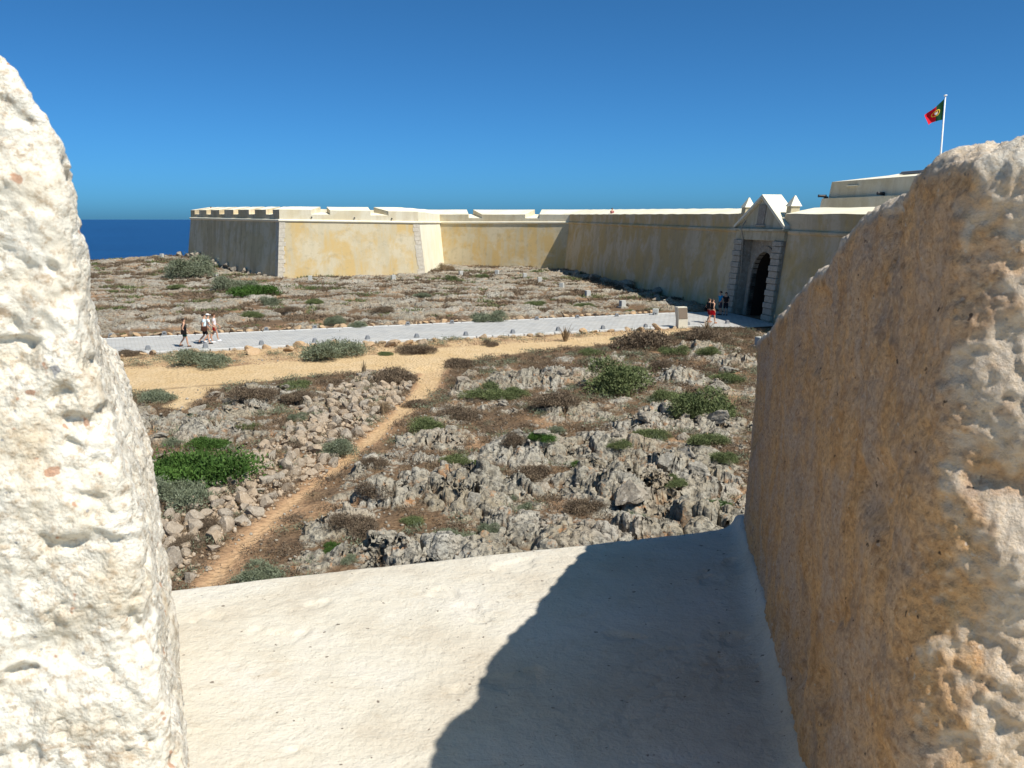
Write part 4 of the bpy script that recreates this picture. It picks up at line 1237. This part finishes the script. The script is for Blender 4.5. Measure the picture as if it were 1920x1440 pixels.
    # grey boulders about the crags in the near field
    reg = P2([(700, 1060), (690, 900), (830, 830), (840, 720), (1000, 690), (1400, 650), (1400, 1000)])
    lo, hi = reg.min(0), reg.max(0); n = 0
    while n < 46:
        c = RNG.uniform(lo, hi); r = 0.18 + 0.42 * RNG.beta(1.4, 3)
        if poly_sd(c[:1], c[1:], reg)[0] > 0 or trail_sd(c[:1], c[1:])[0] < r + .2: continue
        put('limestone_boulder', random.choice(BOU_M), c[0], c[1], gz(*c) + r * 0.12, r, 'pitted grey limestone boulder among the crags right of the trail', 'boulder', 'grey boulders among the near crags', 0.85); n += 1
    reg = P2([(270, 860), (240, 770), (420, 735), (620, 725), (600, 780), (480, 850), (420, 880)]); lo, hi = reg.min(0), reg.max(0); n = 0
    while n < 14:
        c = RNG.uniform(lo, hi); r = 0.2 + 0.35 * RNG.beta(1.4, 3)
        if poly_sd(c[:1], c[1:], reg)[0] > 0: continue
        put('limestone_boulder', random.choice(BOU_M), c[0], c[1], gz(*c) + r * 0.1, r, 'flat grey limestone boulder on the rocky ground left of the rubble bank', 'boulder', 'grey boulders left of the rubble bank', 0.6); n += 1
    # dark boulders heaped along the shaded foot of the bastion
    a, b = FORT[1], FORT[2]; t = (b - a) / np.linalg.norm(b - a); o = np.array((t[1], -t[0]))
    for k in range(20):
        s = -0.06 + 1.0 * (k + random.uniform(-.3, .3)) / 20; r = random.uniform(0.55, 1.15) * (1.25 - 0.6 * s)
        r *= 0.7; c = a + (b - a) * s + o * random.uniform(-0.2, 0.4)
        put('foot_boulder', random.choice(BOU_M), c[0], c[1], gz(*c) + r * 0.35, r, 'rough boulder in the dark heap along the foot of the shaded bastion flank', 'boulder', 'boulders along the bastion foot')
    a, b = FORT[5], FORT[6]; t = (b - a) / np.linalg.norm(b - a); o = np.array((t[1], -t[0]))
    for k in range(14):
        s = 0.15 + 0.75 * (k + random.uniform(-.3, .3)) / 14; r = random.uniform(0.35, 0.8)
        c = a + (b - a) * s + o * random.uniform(0.3, 2.6)
        put('foot_boulder', random.choice(BOU_M), c[0], c[1], gz(*c) + r * 0.2, r, 'rough boulder lying in the shadow along the foot of the gate wall', 'boulder', 'boulders along the gate wall foot')
build_stones()

# ------------------------------------------------------------------ shrubs and scrub
def leaf_cloud(n, seed, leaf, flat=0.6, lumps=9, blade=2.2):
    """leaf-sized faces spread through an uneven dome of radius about 1"""
    r = np.random.default_rng(seed)
    L = r.normal(size=(lumps, 3)) * np.array((0.42, 0.42, 0.20)); L[:, :2] *= np.minimum(1, 0.72 / (np.hypot(L[:, 0], L[:, 1]) + 1e-6))[:, None]; L[:, 2] = np.abs(L[:, 2]) * 0.9 + 0.10; lr = r.uniform(0.32, 0.58, lumps)
    k = r.integers(0, lumps, n)
    d = r.normal(size=(n, 3)); d /= np.linalg.norm(d, axis=1, keepdims=True); d[:, 2] = np.abs(d[:, 2]) * 1.0 - 0.15 * r.random(n)
    rr = lr[k] * (0.35 + 0.65 * r.random(n) ** 0.45) * (1 + 0.25 * r.normal(size=n) * (r.random(n) < 0.35)); rr = rr * np.where(r.random(n) < 0.10, r.uniform(1.05, 1.45, n), 1.0)
    c = L[k] + d * rr[:, None]; c[:, 2] = np.maximum(c[:, 2], 0.01)
    c[:, 2] *= flat / 0.8
    ax = d + 0.8 * r.normal(size=(n, 3)); ax[:, 2] += 0.35; ax /= np.linalg.norm(ax, axis=1, keepdims=True)
    sd = np.cross(ax, r.normal(size=(n, 3))); sd /= np.linalg.norm(sd, axis=1, keepdims=True) + 1e-9
    s = leaf * r.uniform(0.6, 1.4, n)
    V = np.stack([c - sd * s[:, None] * 0.5, c + sd * s[:, None] * 0.5, c + ax * (s * blade)[:, None] + sd * s[:, None] * 0.12], 1)
    return V.reshape(-1, 3), np.arange(3 * n).reshape(-1, 3)

def twigs(name, seed, flat):
    r = random.Random(seed); bm = bmesh.new()
    for _ in range(9):
        a = r.uniform(0, 6.28); e = r.uniform(0.3, 0.75)
        bm_tube(bm, [(0, 0, -0.05), (0.35 * e * math.cos(a), 0.35 * e * math.sin(a), 0.25 * flat), (e * math.cos(a), e * math.sin(a), 0.6 * flat * r.uniform(.6, 1.1))], [0.035, 0.022, 0.008], 5)
    me = bm_mesh(name, bm); me.materials.append(MT['stem']); return me

FOL = {}
for kind, flat, leaf, n, bl in (('dome', 0.62, 0.026, 9000, 2.6), ('mat', 0.42, 0.028, 11000, 2.0), ('tuft', 0.75, 0.024, 3600, 5.0)):
    FOL[kind] = []
    for i in range(3):
        me = mesh_np('foliage', *leaf_cloud(n, 500 + i + 10 * len(kind), leaf, flat, 13 if kind == 'mat' else 9, bl)); me.materials.append(MT['leaf_olive'])
        FOL[kind].append((me, twigs('stem', 70 + i, flat)))

SHRUBS = [  # pixel of the foot, width in px, kind, leaf, label
    (362, 524, 80, 'dome', 'grey', 'large rounded grey-green shrub left of the bastion'), (437, 548, 62, 'dome', 'grey', 'grey-green shrub directly below the bastion flank'), (472, 559, 78, 'mat', 'green', 'dark green low bush touching the grey shrub below the bastion'), (498, 574, 36, 'dome', 'grey', 'small grey bush under the dark green bush near the bastion'),
    (915, 604, 54, 'dome', 'grey', 'lone grey-green shrub on the far side of the paved path'), (667, 614, 36, 'dome', 'grey', 'right one of two grey-green shrubs behind the far kerb'), (630, 610, 38, 'dome', 'grey', 'left one of two grey-green shrubs behind the far kerb'), (836, 509, 26, 'tuft', 'dry', 'dry grass clump in the corner where flank meets curtain wall'),
    (905, 522, 20, 'dome', 'olive', 'small olive bush before the curtain wall'), (843, 528, 24, 'dome', 'olive', 'small olive bush below the curtain corner'), (330, 545, 30, 'mat', 'olive', 'low olive patch on the limestone left of the shrubs'), (790, 560, 30, 'mat', 'grey', 'low grey patch in the middle of the limestone field'), (590, 575, 34, 'mat', 'olive', 'low olive patch behind the path, right of the bastion corner'), (1000, 575, 34, 'mat', 'olive', 'low olive patch in front of the gate wall'),
    (1060, 560, 30, 'mat', 'brown', 'brown scrub patch at the edge of the gate wall shadow'), (470, 598, 40, 'mat', 'olive', 'low olive patch behind the walkers'), (540, 590, 44, 'mat', 'brown', 'dry brown patch behind the far kerb'), (720, 590, 44, 'mat', 'brown', 'dry reddish scrub between the two rocky bands beyond the path'), (1100, 580, 34, 'mat', 'olive', 'low olive patch near the right marker blocks'),
    (372, 692, 80, 'dome', 'grey', 'grey-green shrub at the track edge below the walkers'), (612, 675, 98, 'dome', 'grey', 'biggest grey-green shrub on the verge of the paved path'), (722, 667, 28, 'mat', 'olive', 'small green tuft at the sandy track edge'), (919, 650, 26, 'dome', 'brown', 'round brown dry bush on the verge'), (1160, 639, 26, 'mat', 'grey', 'small grey-green mat on the sandy verge'),
    (775, 664, 66, 'mat', 'brown', 'long dry brush patch on the verge'), (240, 668, 40, 'mat', 'brown', 'dry brush at the left end of the verge'), (790, 814, 68, 'dome', 'olive', 'fresh green shrub on the right side of the dirt trail'), (630, 861, 70, 'dome', 'grey', 'tall grey-green shrub on the left side of the dirt trail'), (545, 730, 52, 'mat', 'olive', 'green-brown bush at the lower edge of the sandy track'), (290, 752, 60, 'mat', 'grey', 'low grey-green bush near the left merlon by the track'),
    (740, 722, 90, 'mat', 'brown', 'dark brown brush where the trail leaves the track'), (340, 918, 190, 'mat', 'green', 'wide bright green mat of leaves beside the left merlon'), (385, 843, 66, 'mat', 'green', 'small bright green bush above the wide green mat'), (390, 902, 58, 'dome', 'grey', 'round grey bush growing in the bright green mat'), (318, 960, 110, 'dome', 'grey', 'dull grey-green bush below the bright green mat'),
    (315, 838, 40, 'dome', 'grey', 'small grey-green bush on the pale rock above the green mat'), (1152, 738, 128, 'dome', 'olive', 'large dark green shrub in the middle of the rocky field'), (905, 752, 68, 'dome', 'olive', 'left one of two dark green shrubs right of the trail top'), (965, 752, 58, 'dome', 'olive', 'right one of two dark green shrubs right of the trail top'), (1335, 790, 118, 'dome', 'olive', 'large dark green shrub touching the right merlon edge'),
    (1265, 756, 64, 'dome', 'olive', 'green bush left of the shrub at the right merlon'), (1365, 718, 56, 'mat', 'olive', 'green patch high beside the right merlon'), (1248, 698, 48, 'dome', 'brown', 'brownish bush behind the large dark green shrub'), (1265, 668, 44, 'dome', 'olive', 'green bush below the end of the paved path'), (1018, 858, 46, 'dome', 'green', 'bright green bush in the hollow between crags'), (963, 858, 46, 'dome', 'brown', 'dark brown bush left of the bright green hollow bush'),
    (897, 876, 28, 'dome', 'green', 'little fresh green tuft on top of the big crag'), (852, 876, 60, 'mat', 'olive', 'olive mat on top of the big crag'), (1160, 864, 50, 'mat', 'olive', 'olive patch between the two right-hand crags'), (952, 944, 32, 'tuft', 'grey', 'grey grass tuft on the right flank of the big crag'), (850, 1024, 80, 'dome', 'grey', 'wide grey-green bush near the sill below the big crag'), (922, 1006, 44, 'dome', 'grey', 'small grey-green bush right of the wide bush near the sill'),
    (1190, 1004, 60, 'dome', 'grey', 'grey-green bush above the sill near the shadow'), (1328, 838, 62, 'dome', 'olive', 'green bush on the rocks left of the right merlon'), (1353, 884, 52, 'dome', 'olive', 'green bush low beside the right merlon'), (1357, 948, 42, 'mat', 'green', 'yellow-green cushion on the lowest rocks by the right merlon'), (625, 1036, 40, 'dome', 'green', 'small bright green bush right of the lower trail'), (480, 1095, 92, 'dome', 'grey', 'grey-green bush at the sill edge beside the trail foot'),
    (650, 1056, 46, 'mat', 'grey', 'low grey mat near the sill right of the trail'), (700, 880, 48, 'dome', 'brown', 'dry brown bush right of the trail middle'), (690, 950, 70, 'dome', 'brown', 'wide dry brown bush left of the big crag'), (660, 1010, 80, 'dome', 'brown', 'dark dry bush above the small bright green bush'), (1000, 905, 80, 'mat', 'brown', 'straw-brown brush in the hollow right of the big crag'), (1050, 775, 90, 'mat', 'brown', 'brown brush band below the ridge stones'), (860, 790, 70, 'mat', 'brown', 'brown brush right of the fresh green shrub'),
    (340, 1040, 70, 'mat', 'brown', 'dark brush at the foot of the left merlon'), (390, 1000, 44, 'dome', 'brown', 'dark brush within the lower rubble'), (560, 760, 60, 'mat', 'brown', 'brown brush left of the upper rubble'), (470, 760, 80, 'mat', 'brown', 'brown brush on the pale rocks below the track'), (1200, 655, 110, 'mat', 'brown', 'long reddish-brown brush at the lower edge of the track'), (1320, 640, 80, 'mat', 'brown', 'brown brush below the information post'),
    (1110, 668, 40, 'mat', 'olive', 'low olive bush on the ridge below the track'), (1330, 672, 44, 'dome', 'olive', 'olive bush below the gate forecourt'), (1045, 812, 34, 'dome', 'grey', 'little grey bush on the middle ridge'), (1190, 700, 40, 'mat', 'olive', 'olive patch right of the large dark shrub'),
    (985, 955, 36, 'mat', 'grey', 'little grey mat in the hollow near the sill'), (1265, 935, 40, 'dome', 'olive', 'olive bush on the crag near the right merlon'), (770, 985, 44, 'mat', 'olive', 'olive mat below the left crag'), (560, 790, 36, 'dome', 'grey', 'grey bush at the top left of the rubble'), (455, 805, 40, 'mat', 'olive', 'olive patch on the pale slabs'), (1090, 885, 34, 'dome', 'green', 'fresh green sprig on the middle crag'),
    (1230, 830, 60, 'mat', 'olive', 'low olive bush between rock ribs'), (1090, 960, 70, 'mat', 'brown', 'brown brush in front of the deep cleft'), (780, 760, 46, 'mat', 'brown', 'dark brush strip on the right bank of the trail'), (860, 690, 60, 'mat', 'brown', 'dark brush in the fork of trail and track'), (715, 775, 40, 'tuft', 'dry', 'dry reedy tuft on the left bank of the trail'),
]
def build_shrubs():
    mats = {'grey': MT['leaf_grey'], 'olive': MT['leaf_olive'], 'green': MT['leaf_green'], 'brown': MT['leaf_brown'], 'dry': MT['leaf_dry']}
    for i, (px, py, w, kind, leaf, label) in enumerate(SHRUBS):
        x, y = gp(px, py); r = 0.5 * w / F_PX * math.hypot(x, y) * 1.08
        y += r * 0.55
        zz = terrain(np.array([x, x - r * .4, x + r * .4, x]), np.array([y, y, y, y - r * .4]))
        t = empty('shrub', (x, y, float(np.median(zz)) - 0.04), random.uniform(0, 6.28)); t.scale = (r * 1.15, r * 1.15, r * random.uniform(1.0, 1.25))
        tag(t, label, 'shrub', 'shrubs of the headland')
        fm, sm = FOL[kind][i % 3]
        f = link('foliage', fm, None, t); f.material_slots[0].link = 'OBJECT'; f.material_slots[0].material = mats[leaf]
        link('stem', sm, None, t)
    # spiky plants
    for px, py, w, h, lab in ((1060, 640, 40, 34, 'spiky dry plant standing on the verge by the path'), (1325, 624, 36, 22, 'spiky low plant in front of the walkers at the gate'), (1240, 633, 20, 16, 'small spiky tuft on the right end of the verge'), (683, 703, 20, 30, 'thin tall stalks at the lower edge of the sandy track'), (718, 780, 18, 28, 'reedy green stalks on the left bank of the trail')):
        x, y = gp(px, py); W = w / F_PX * y * 0.5; H = h / F_PX * y; bm = bmesh.new(); rr = random.Random(px)
        for _ in range(34 if w > 30 else 16):
            a = rr.uniform(0, 6.28); e = W * rr.uniform(0.2, 1.1); hh = H * rr.uniform(0.55, 1.05); th = 0.03 * y / 50
            b0 = Vector((math.cos(a) * 0.08, math.sin(a) * 0.08, -0.05)); m = Vector((math.cos(a) * e * 0.5, math.sin(a) * e * 0.5, hh * 0.6)); tp = Vector((math.cos(a) * e, math.sin(a) * e, hh)); sd = Vector((-math.sin(a), math.cos(a), 0)) * th
            v = [bm.verts.new(q) for q in (b0 - sd, b0 + sd, m + sd * .8, tp, m - sd * .8)]; bm.faces.new(v)
        me = bm_mesh('blades', bm); o = link('spiky_plant', me, MT['leaf_dry'], None, (x, y, gz(x, y))); tag(o, lab, 'plant', 'spiky plants')
build_shrubs()

def build_scrub():
    def mass(name, n_try, keep, cap, size, per, leaf, m, label, lo, hi, flat=0.5, blade=2.6, seed=1):
        r = np.random.default_rng(seed)
        c = r.uniform(lo, hi, (n_try, 2)); c = c[np.abs(c[:, 0]) < 0.62 * c[:, 1] + 1]
        z, rk, sd, red, D = terrain(c[:, 0], c[:, 1], True)
        ok = keep(c, rk, sd, D) & (D['rd'] > 0.9) & (D['tk'] > 0.12) & (D['tr'] > 0.15) & (D['cl'] < 0.01)
        c = c[ok][:cap]; z = z[ok][:cap]
        V, Fc = leaf_cloud(per, 900 + seed, leaf, flat, 6, blade)
        k = len(c); s = r.uniform(size[0], size[1], k) * (1 + 0.012 * c[:, 1]); a = r.uniform(0, 6.28, k)
        ca, sa = np.cos(a) * s, np.sin(a) * s
        X = V[None, :, 0] * ca[:, None] - V[None, :, 1] * sa[:, None] + c[:, 0, None]; Yv = V[None, :, 0] * sa[:, None] + V[None, :, 1] * ca[:, None] + c[:, 1, None]; Z = V[None, :, 2] * s[:, None] + z[:, None] - 0.02
        P = np.stack([X, Yv, Z], 2).reshape(-1, 3); FF = (Fc[None] + (np.arange(k) * len(V))[:, None, None]).reshape(-1, 3)
        o = link(name, mesh_np(name, P, FF), m); tag(o, label, 'scrub', kind='stuff'); print(name, k, len(FF))
    N = lambda c, s, sd: fbm2(c[:, 0] / s, c[:, 1] / s, 3, sd)
    mass('dry_scrub', 16000, lambda c, rk, sd, D: (rk < 0.55) & (D['far'] < 0.5) & (N(c, 2.2, 71) > -0.28) & (D['vg'] > 0.3), 4300, (0.13, 0.33), 105, 0.066, MT['leaf_brown'], 'dark dry brown scrub covering the soil between the near rocks', (-24, 14), (26, 62), seed=1)
    mass('straw_grass', 9000, lambda c, rk, sd, D: (rk < 0.6) & (D['far'] < 0.5) & (N(c, 1.7, 72) > -0.05), 1600, (0.12, 0.28), 70, 0.035, MT['leaf_dry'], 'pale dry grass tufts between the near rocks', (-24, 14), (26, 62), 0.7, 5.0, seed=2)
    mass('green_herbs', 9000, lambda c, rk, sd, D: (rk < 0.8) & (D['far'] < 0.5) & (N(c, 1.9, 73) > 0.06), 1700, (0.12, 0.38), 95, 0.053, MT['leaf_grey'], 'small grey-green herbs dotted over the near ground', (-24, 14), (26, 62), seed=3)
    mass('far_dry_scrub', 14000, lambda c, rk, sd, D: (D['far'] > 0.5) & (rk < 0.75) & (N(c, 5.0, 74) > -0.12), 4200, (0.12, 0.30), 46, 0.13, MT['leaf_brown'], 'brown dry scrub between the limestone bands beyond the path', (-62, 50), (30, 132), 0.4, seed=4)
    mass('far_green_scrub', 9000, lambda c, rk, sd, D: (D['far'] > 0.5) & (rk < 0.85) & (N(c, 4.0, 75) > 0.16), 1300, (0.14, 0.36), 46, 0.12, MT['leaf_olive'], 'olive scrub dotted over the limestone beyond the path', (-62, 50), (30, 132), 0.4, seed=5)
build_scrub()

# ------------------------------------------------------------------ people
def skin_mesh(name, V, Ed, rad, m, root=0, sub=1):
    me = bpy.data.meshes.new(name); me.from_pydata(V, Ed, []); me.update()
    ob = bpy.data.objects.new(name + '_tmp', me); COL.objects.link(ob)
    md = ob.modifiers.new('s', 'SKIN'); md.use_smooth_shade = True
    sk = me.skin_vertices[0].data
    for i, r in enumerate(rad):
        sk[i].radius = (r, r) if not hasattr(r, '__len__') else r; sk[i].use_root = (i == root)
    if sub: md2 = ob.modifiers.new('u', 'SUBSURF'); md2.levels = sub; md2.render_levels = sub
    dg = bpy.context.evaluated_depsgraph_get(); dg.update()
    out = bpy.data.meshes.new_from_object(ob.evaluated_get(dg)); out.name = name
    bpy.data.objects.remove(ob)
    out.materials.clear(); out.materials.append(m)
    for p in out.polygons: p.use_smooth = True
    return out

CM = {}
def cloth(rgb):
    if rgb not in CM: CM[rgb] = plain('fabric_%d' % len(CM), rgb, 0.9, 0.1, 0.15, 9.0)
    return CM[rgb]
SKIN = plain('skin', (0.50, 0.28, 0.18), 0.6, 0.3); HAIR = plain('dark_hair', (0.030, 0.018, 0.012), 0.6, 0.3); EYEM = plain('eye', (0.02, 0.015, 0.01), 0.3, 0.5)

def person(x, y, z, face, h, top, legs, label, sleeves=True, stride=1.0, arm=0.0, hair='short', bag=None, bagside=1, shoes=(0.03, 0.03, 0.03), cap=None, leglen=0.55, group='people by the path'):
    root = empty('person', (x, y, z), face); k = h / 1.76; root.scale = (k, k, k)
    tag(root, label, 'person', group)
    V, Ed, Rd = [], [], []; ix = {}
    def add(n, co, r, par=None):
        ix[n] = len(V); V.append(co); Rd.append(r)
        if par: Ed.append((ix[par], ix[n]))
    add('pel', (0, 0, 0.96), (0.155, 0.115)); add('wai', (0, 0, 1.12), (0.130, 0.10), 'pel'); add('che', (0, 0.005, 1.31), (0.150, 0.115), 'wai'); add('nb', (0, 0, 1.46), 0.085, 'che')
    add('nk', (0, 0.01, 1.52), 0.052, 'nb'); add('jaw', (0, 0.035, 1.58), 0.068, 'nk'); add('hd', (0, 0.02, 1.66), 0.088, 'jaw'); add('ht', (0, 0.005, 1.735), 0.058, 'hd'); add('nose', (0, 0.125, 1.635), 0.014, 'hd')
    pts = {}
    for s, n in ((-1, 'l'), (1, 'r')):
        f = stride * s                                            # this side's leg forward (+) or back (-)
        add('sh' + n, (s * 0.175, 0, 1.425), 0.062, 'nb'); a = -f * 0.16
        el = (s * 0.225, a * 0.6 - 0.03, 1.15); wr = (s * 0.235, a + 0.10 + arm, 0.93 + 0.25 * abs(arm))
        add('ua' + n, (s * 0.205, a * 0.3 - 0.012, 1.29), 0.052, 'sh' + n); add('el' + n, el, 0.042, 'ua' + n); add('wr' + n, wr, 0.029, 'el' + n)
        pa = (wr[0], wr[1] + 0.03, wr[2] - 0.07); add('pa' + n, pa, (0.020, 0.036), 'wr' + n)
        for q in range(4):
            fy = (q - 1.5) * 0.021; ln = (0.060, 0.072, 0.068, 0.052)[q]
            b = (pa[0], pa[1] + fy + 0.008, pa[2] - 0.045); add('f%d%s' % (q, n), b, 0.009, 'pa' + n); add('g%d%s' % (q, n), (b[0] - s * 0.016, b[1] + 0.012, b[2] - ln), 0.007, 'f%d%s' % (q, n))
        add('t1' + n, (pa[0] - s * 0.012, pa[1] + 0.048, pa[2] - 0.01), 0.010, 'pa' + n); add('t2' + n, (pa[0] - s * 0.022, pa[1] + 0.066, pa[2] - 0.05), 0.008, 't1' + n)
        hip = (s * 0.088, 0, 0.90)
        if f > 0: kn, an = (s * 0.095, 0.17 * f, 0.50), (s * 0.095, 0.24 * f, 0.085)
        elif f < 0: kn, an = (s * 0.095, -0.03, 0.49), (s * 0.095, 0.34 * f, 0.15)
        else: kn, an = (s * 0.10, 0.02, 0.49), (s * 0.105, 0.0, 0.085)
        add('hip' + n, hip, 0.088, 'pel'); th = tuple(0.5 * (hip[q] + kn[q]) for q in range(3)); add('th' + n, th, 0.078, 'hip' + n); add('kn' + n, kn, 0.056, 'th' + n)
        cf = tuple(0.6 * kn[q] + 0.4 * an[q] for q in range(3)); add('cf' + n, (cf[0], cf[1] - 0.02, cf[2]), 0.056, 'kn' + n); add('an' + n, an, 0.036, 'cf' + n); add('to' + n, (an[0], an[1] + 0.15, max(0.035, an[2] - 0.055)), 0.034, 'an' + n)
        pts[n] = (hip, th, kn, an)
    link('body', skin_mesh('body', V, Ed, Rd, SKIN), None, root)
    # shirt
    v = [(0, 0, 0.93), (0, 0, 1.10), (0, 0.005, 1.30), (0, 0, 1.445)]; e = [(0, 1), (1, 2), (2, 3)]; r = [(0.180, 0.145), (0.160, 0.130), (0.176, 0.140), (0.105, 0.092)]
    for s, n in ((-1, 'l'), (1, 'r')):
        i = len(v); v.append((s * 0.165, 0, 1.42)); r.append(0.080 if sleeves else 0.062); e.append((3, i))
        if sleeves: v.append(tuple(np.array(V[ix['ua' + n]]) * 0.8 + np.array(V[ix['el' + n]]) * 0.2)); r.append(0.070); e.append((i, i + 1))
    link('shirt', skin_mesh('shirt', v, e, r, cloth(top)), None, root)
    v = [(0, 0, 1.02), (0, 0, 0.93)]; e = [(0, 1)]; r = [(0.168, 0.13), (0.180, 0.14)]
    for n in 'lr':
        hip, th, kn, an = pts[n]; i = len(v); end = tuple(hip[q] + (kn[q] - hip[q]) * (leglen / 0.55) for q in range(3))
        v += [tuple(hip[q] if q != 2 else hip[q] - 0.04 for q in range(3)), end]; r += [0.110, 0.088]; e += [(1, i), (i, i + 1)]
    link('shorts', skin_mesh('shorts', v, e, r, cloth(legs)), None, root)
    bm = bmesh.new(); bmesh.ops.create_uvsphere(bm, u_segments=14, v_segments=10, radius=1.0)
    for q in bm.verts:
        c = q.co; q.co = Vector((c.x * 0.098, c.y * 0.108 - 0.012 - (0.03 if c.z < 0 else 0), 1.685 + c.z * (0.082 if c.z > 0 else (0.16 if hair == 'long' else 0.07) * (1 if c.y < 0.25 else 0.15))))
    link('hair', bm_mesh('hair', bm, True), HAIR if hair != 'brown' else cloth((0.09, 0.04, 0.02)), root)
    if cap:
        bm = bmesh.new(); bm_tube(bm, [(0, 0, 1.70), (0, 0, 1.75), (0, 0, 1.785)], [0.112, 0.105, 0.06], 14); bm_box(bm, (0, 0.13, 1.705), (0.15, 0.13, 0.014))
        link('cap', bm_mesh('cap', bm, True), cloth(cap), root)
    for s, n in ((-1, 'l'), (1, 'r')):
        bm = bmesh.new(); bmesh.ops.create_icosphere(bm, subdivisions=1, radius=0.012); bmesh.ops.translate(bm, verts=bm.verts, vec=(s * 0.034, 0.100, 1.665)); link('eye', bm_mesh('eye', bm), EYEM, root)
        bm = bmesh.new(); an = pts[n][3]; bm_box(bm, (an[0], an[1] + 0.055, max(0.0, an[2] - 0.085) + 0.042), (0.095, 0.27, 0.082), 0, 0.8); bevel(bm, 0.02, 2); link('shoe', bm_mesh('shoe', bm, True), cloth(shoes), root)
    if bag:
        bm = bmesh.new(); s = bagside
        if s == 0: bm_box(bm, (0, -0.24, 1.22), (0.32, 0.20, 0.46)); bevel(bm, 0.06, 3)
        else:
            bm_box(bm, (s * 0.25, -0.04, 0.92), (0.13, 0.34, 0.28)); bevel(bm, 0.04, 2)
        b = link('bag', bm_mesh('bag', bm, True), cloth(bag), root)
        bm = bmesh.new()
        if s == 0:
            for q in (-1, 1): bm_tube(bm, [(q * .11, -0.17, 1.43), (q * .115, 0.02, 1.50), (q * .12, 0.16, 1.32), (q * .13, 0.02, 1.08)], 0.018, 6)
        else: bm_tube(bm, [(s * .25, 0.10, 1.04), (s * 0.05, 0.16, 1.30), (-s * 0.13, 0.02, 1.50), (s * 0.02, -0.16, 1.28), (s * .25, -0.16, 1.04)], 0.018, 6)
        link('strap', bm_mesh('strap', bm), cloth(bag), b)
    return root

def build_people():
    def on_path(px, py): x, y = gp(px, py); return x, y, SLOPE * y + 0.055
    E = -R(90) + R(24)                                           # heading along the path to the gate (local +Y is forward)
    person(*on_path(347, 652), E, 1.66, (0.012, 0.012, 0.014), (0.012, 0.055, 0.042), 'lone walker in black sleeveless top and dark green shorts carrying a black bag', False, 0.8, 0.05, 'short', (0.012, 0.01, 0.01), 1, (0.10, 0.06, 0.04), leglen=0.42)
    person(*on_path(385, 647), E, 1.80, (0.66, 0.76, 0.78), (0.016, 0.014, 0.016), 'walker in pale blue-white T-shirt and dark shorts with a brown shoulder bag', True, 1.0, 0.0, 'short', (0.06, 0.025, 0.016), 1, (0.02, 0.02, 0.02), leglen=0.5)
    person(*on_path(392, 644.5), E, 1.72, (0.70, 0.70, 0.68), (0.45, 0.36, 0.24), 'walker in white cap and beige shorts half hidden beside the man in pale T-shirt', True, -0.9, 0.12, 'short', None, 1, (0.6, 0.6, 0.6), (0.78, 0.78, 0.76))
    person(*on_path(403, 641), E, 1.66, (0.72, 0.66, 0.66), (0.62, 0.035, 0.022), 'walker in white top and bright red shorts leading the small group', True, 0.9, 0.1, 'brown', None, 1, (0.7, 0.7, 0.7), leglen=0.34)
    G = -R(60)
    person(*on_path(1335, 608), G, 1.72, (0.012, 0.012, 0.014), (0.60, 0.012, 0.018), 'person in black top and bright red shorts walking into the gate forecourt', False, 0.8, 0.05, 'long', None, 1, (0.3, 0.14, 0.08), leglen=0.45)
    person(*on_path(1329, 606.5), G, 1.72, (0.014, 0.012, 0.014), (0.16, 0.010, 0.016), 'person in black top and maroon shorts with a black bag next to the red shorts', True, -0.8, 0.0, 'long', (0.012, 0.01, 0.012), -1, (0.3, 0.14, 0.08), leglen=0.5)
    person(*on_path(1350, 592), R(110), 1.78, (0.010, 0.20, 0.42), (0.03, 0.03, 0.05), 'person in bright blue top standing in the shade by the gate', True, 0.0, 0.1, 'short', None, 1, leglen=0.55)
    person(*on_path(1360, 592.5), R(160), 1.72, (0.02, 0.018, 0.022), (0.016, 0.014, 0.02), 'person in dark clothes with a backpack standing in the shade by the gate', True, 0.0, 0.0, 'long', (0.012, 0.012, 0.016), 0, leglen=0.55)
    # heads above the parapets
    a, b, c = ray(1148, 386); yy = 103.5; person(a / b * yy, yy, 7.56, R(200), 1.76, (0.30, 0.10, 0.10), (0.03, 0.03, 0.05), 'person whose head shows above the long gate wall parapet', True, 0, group='people on the ramparts').location.z = EYE + c / b * yy - 2.0
    a, b, c = ray(395, 385.5); yy = 124.0; person(a / b * yy, yy, 7.56, R(200), 1.76, (0.05, 0.05, 0.06), (0.03, 0.03, 0.05), 'person whose head barely shows above the bastion battlements', True, 0, group='people on the ramparts').location.z = EYE + c / b * yy - 1.9
build_people()
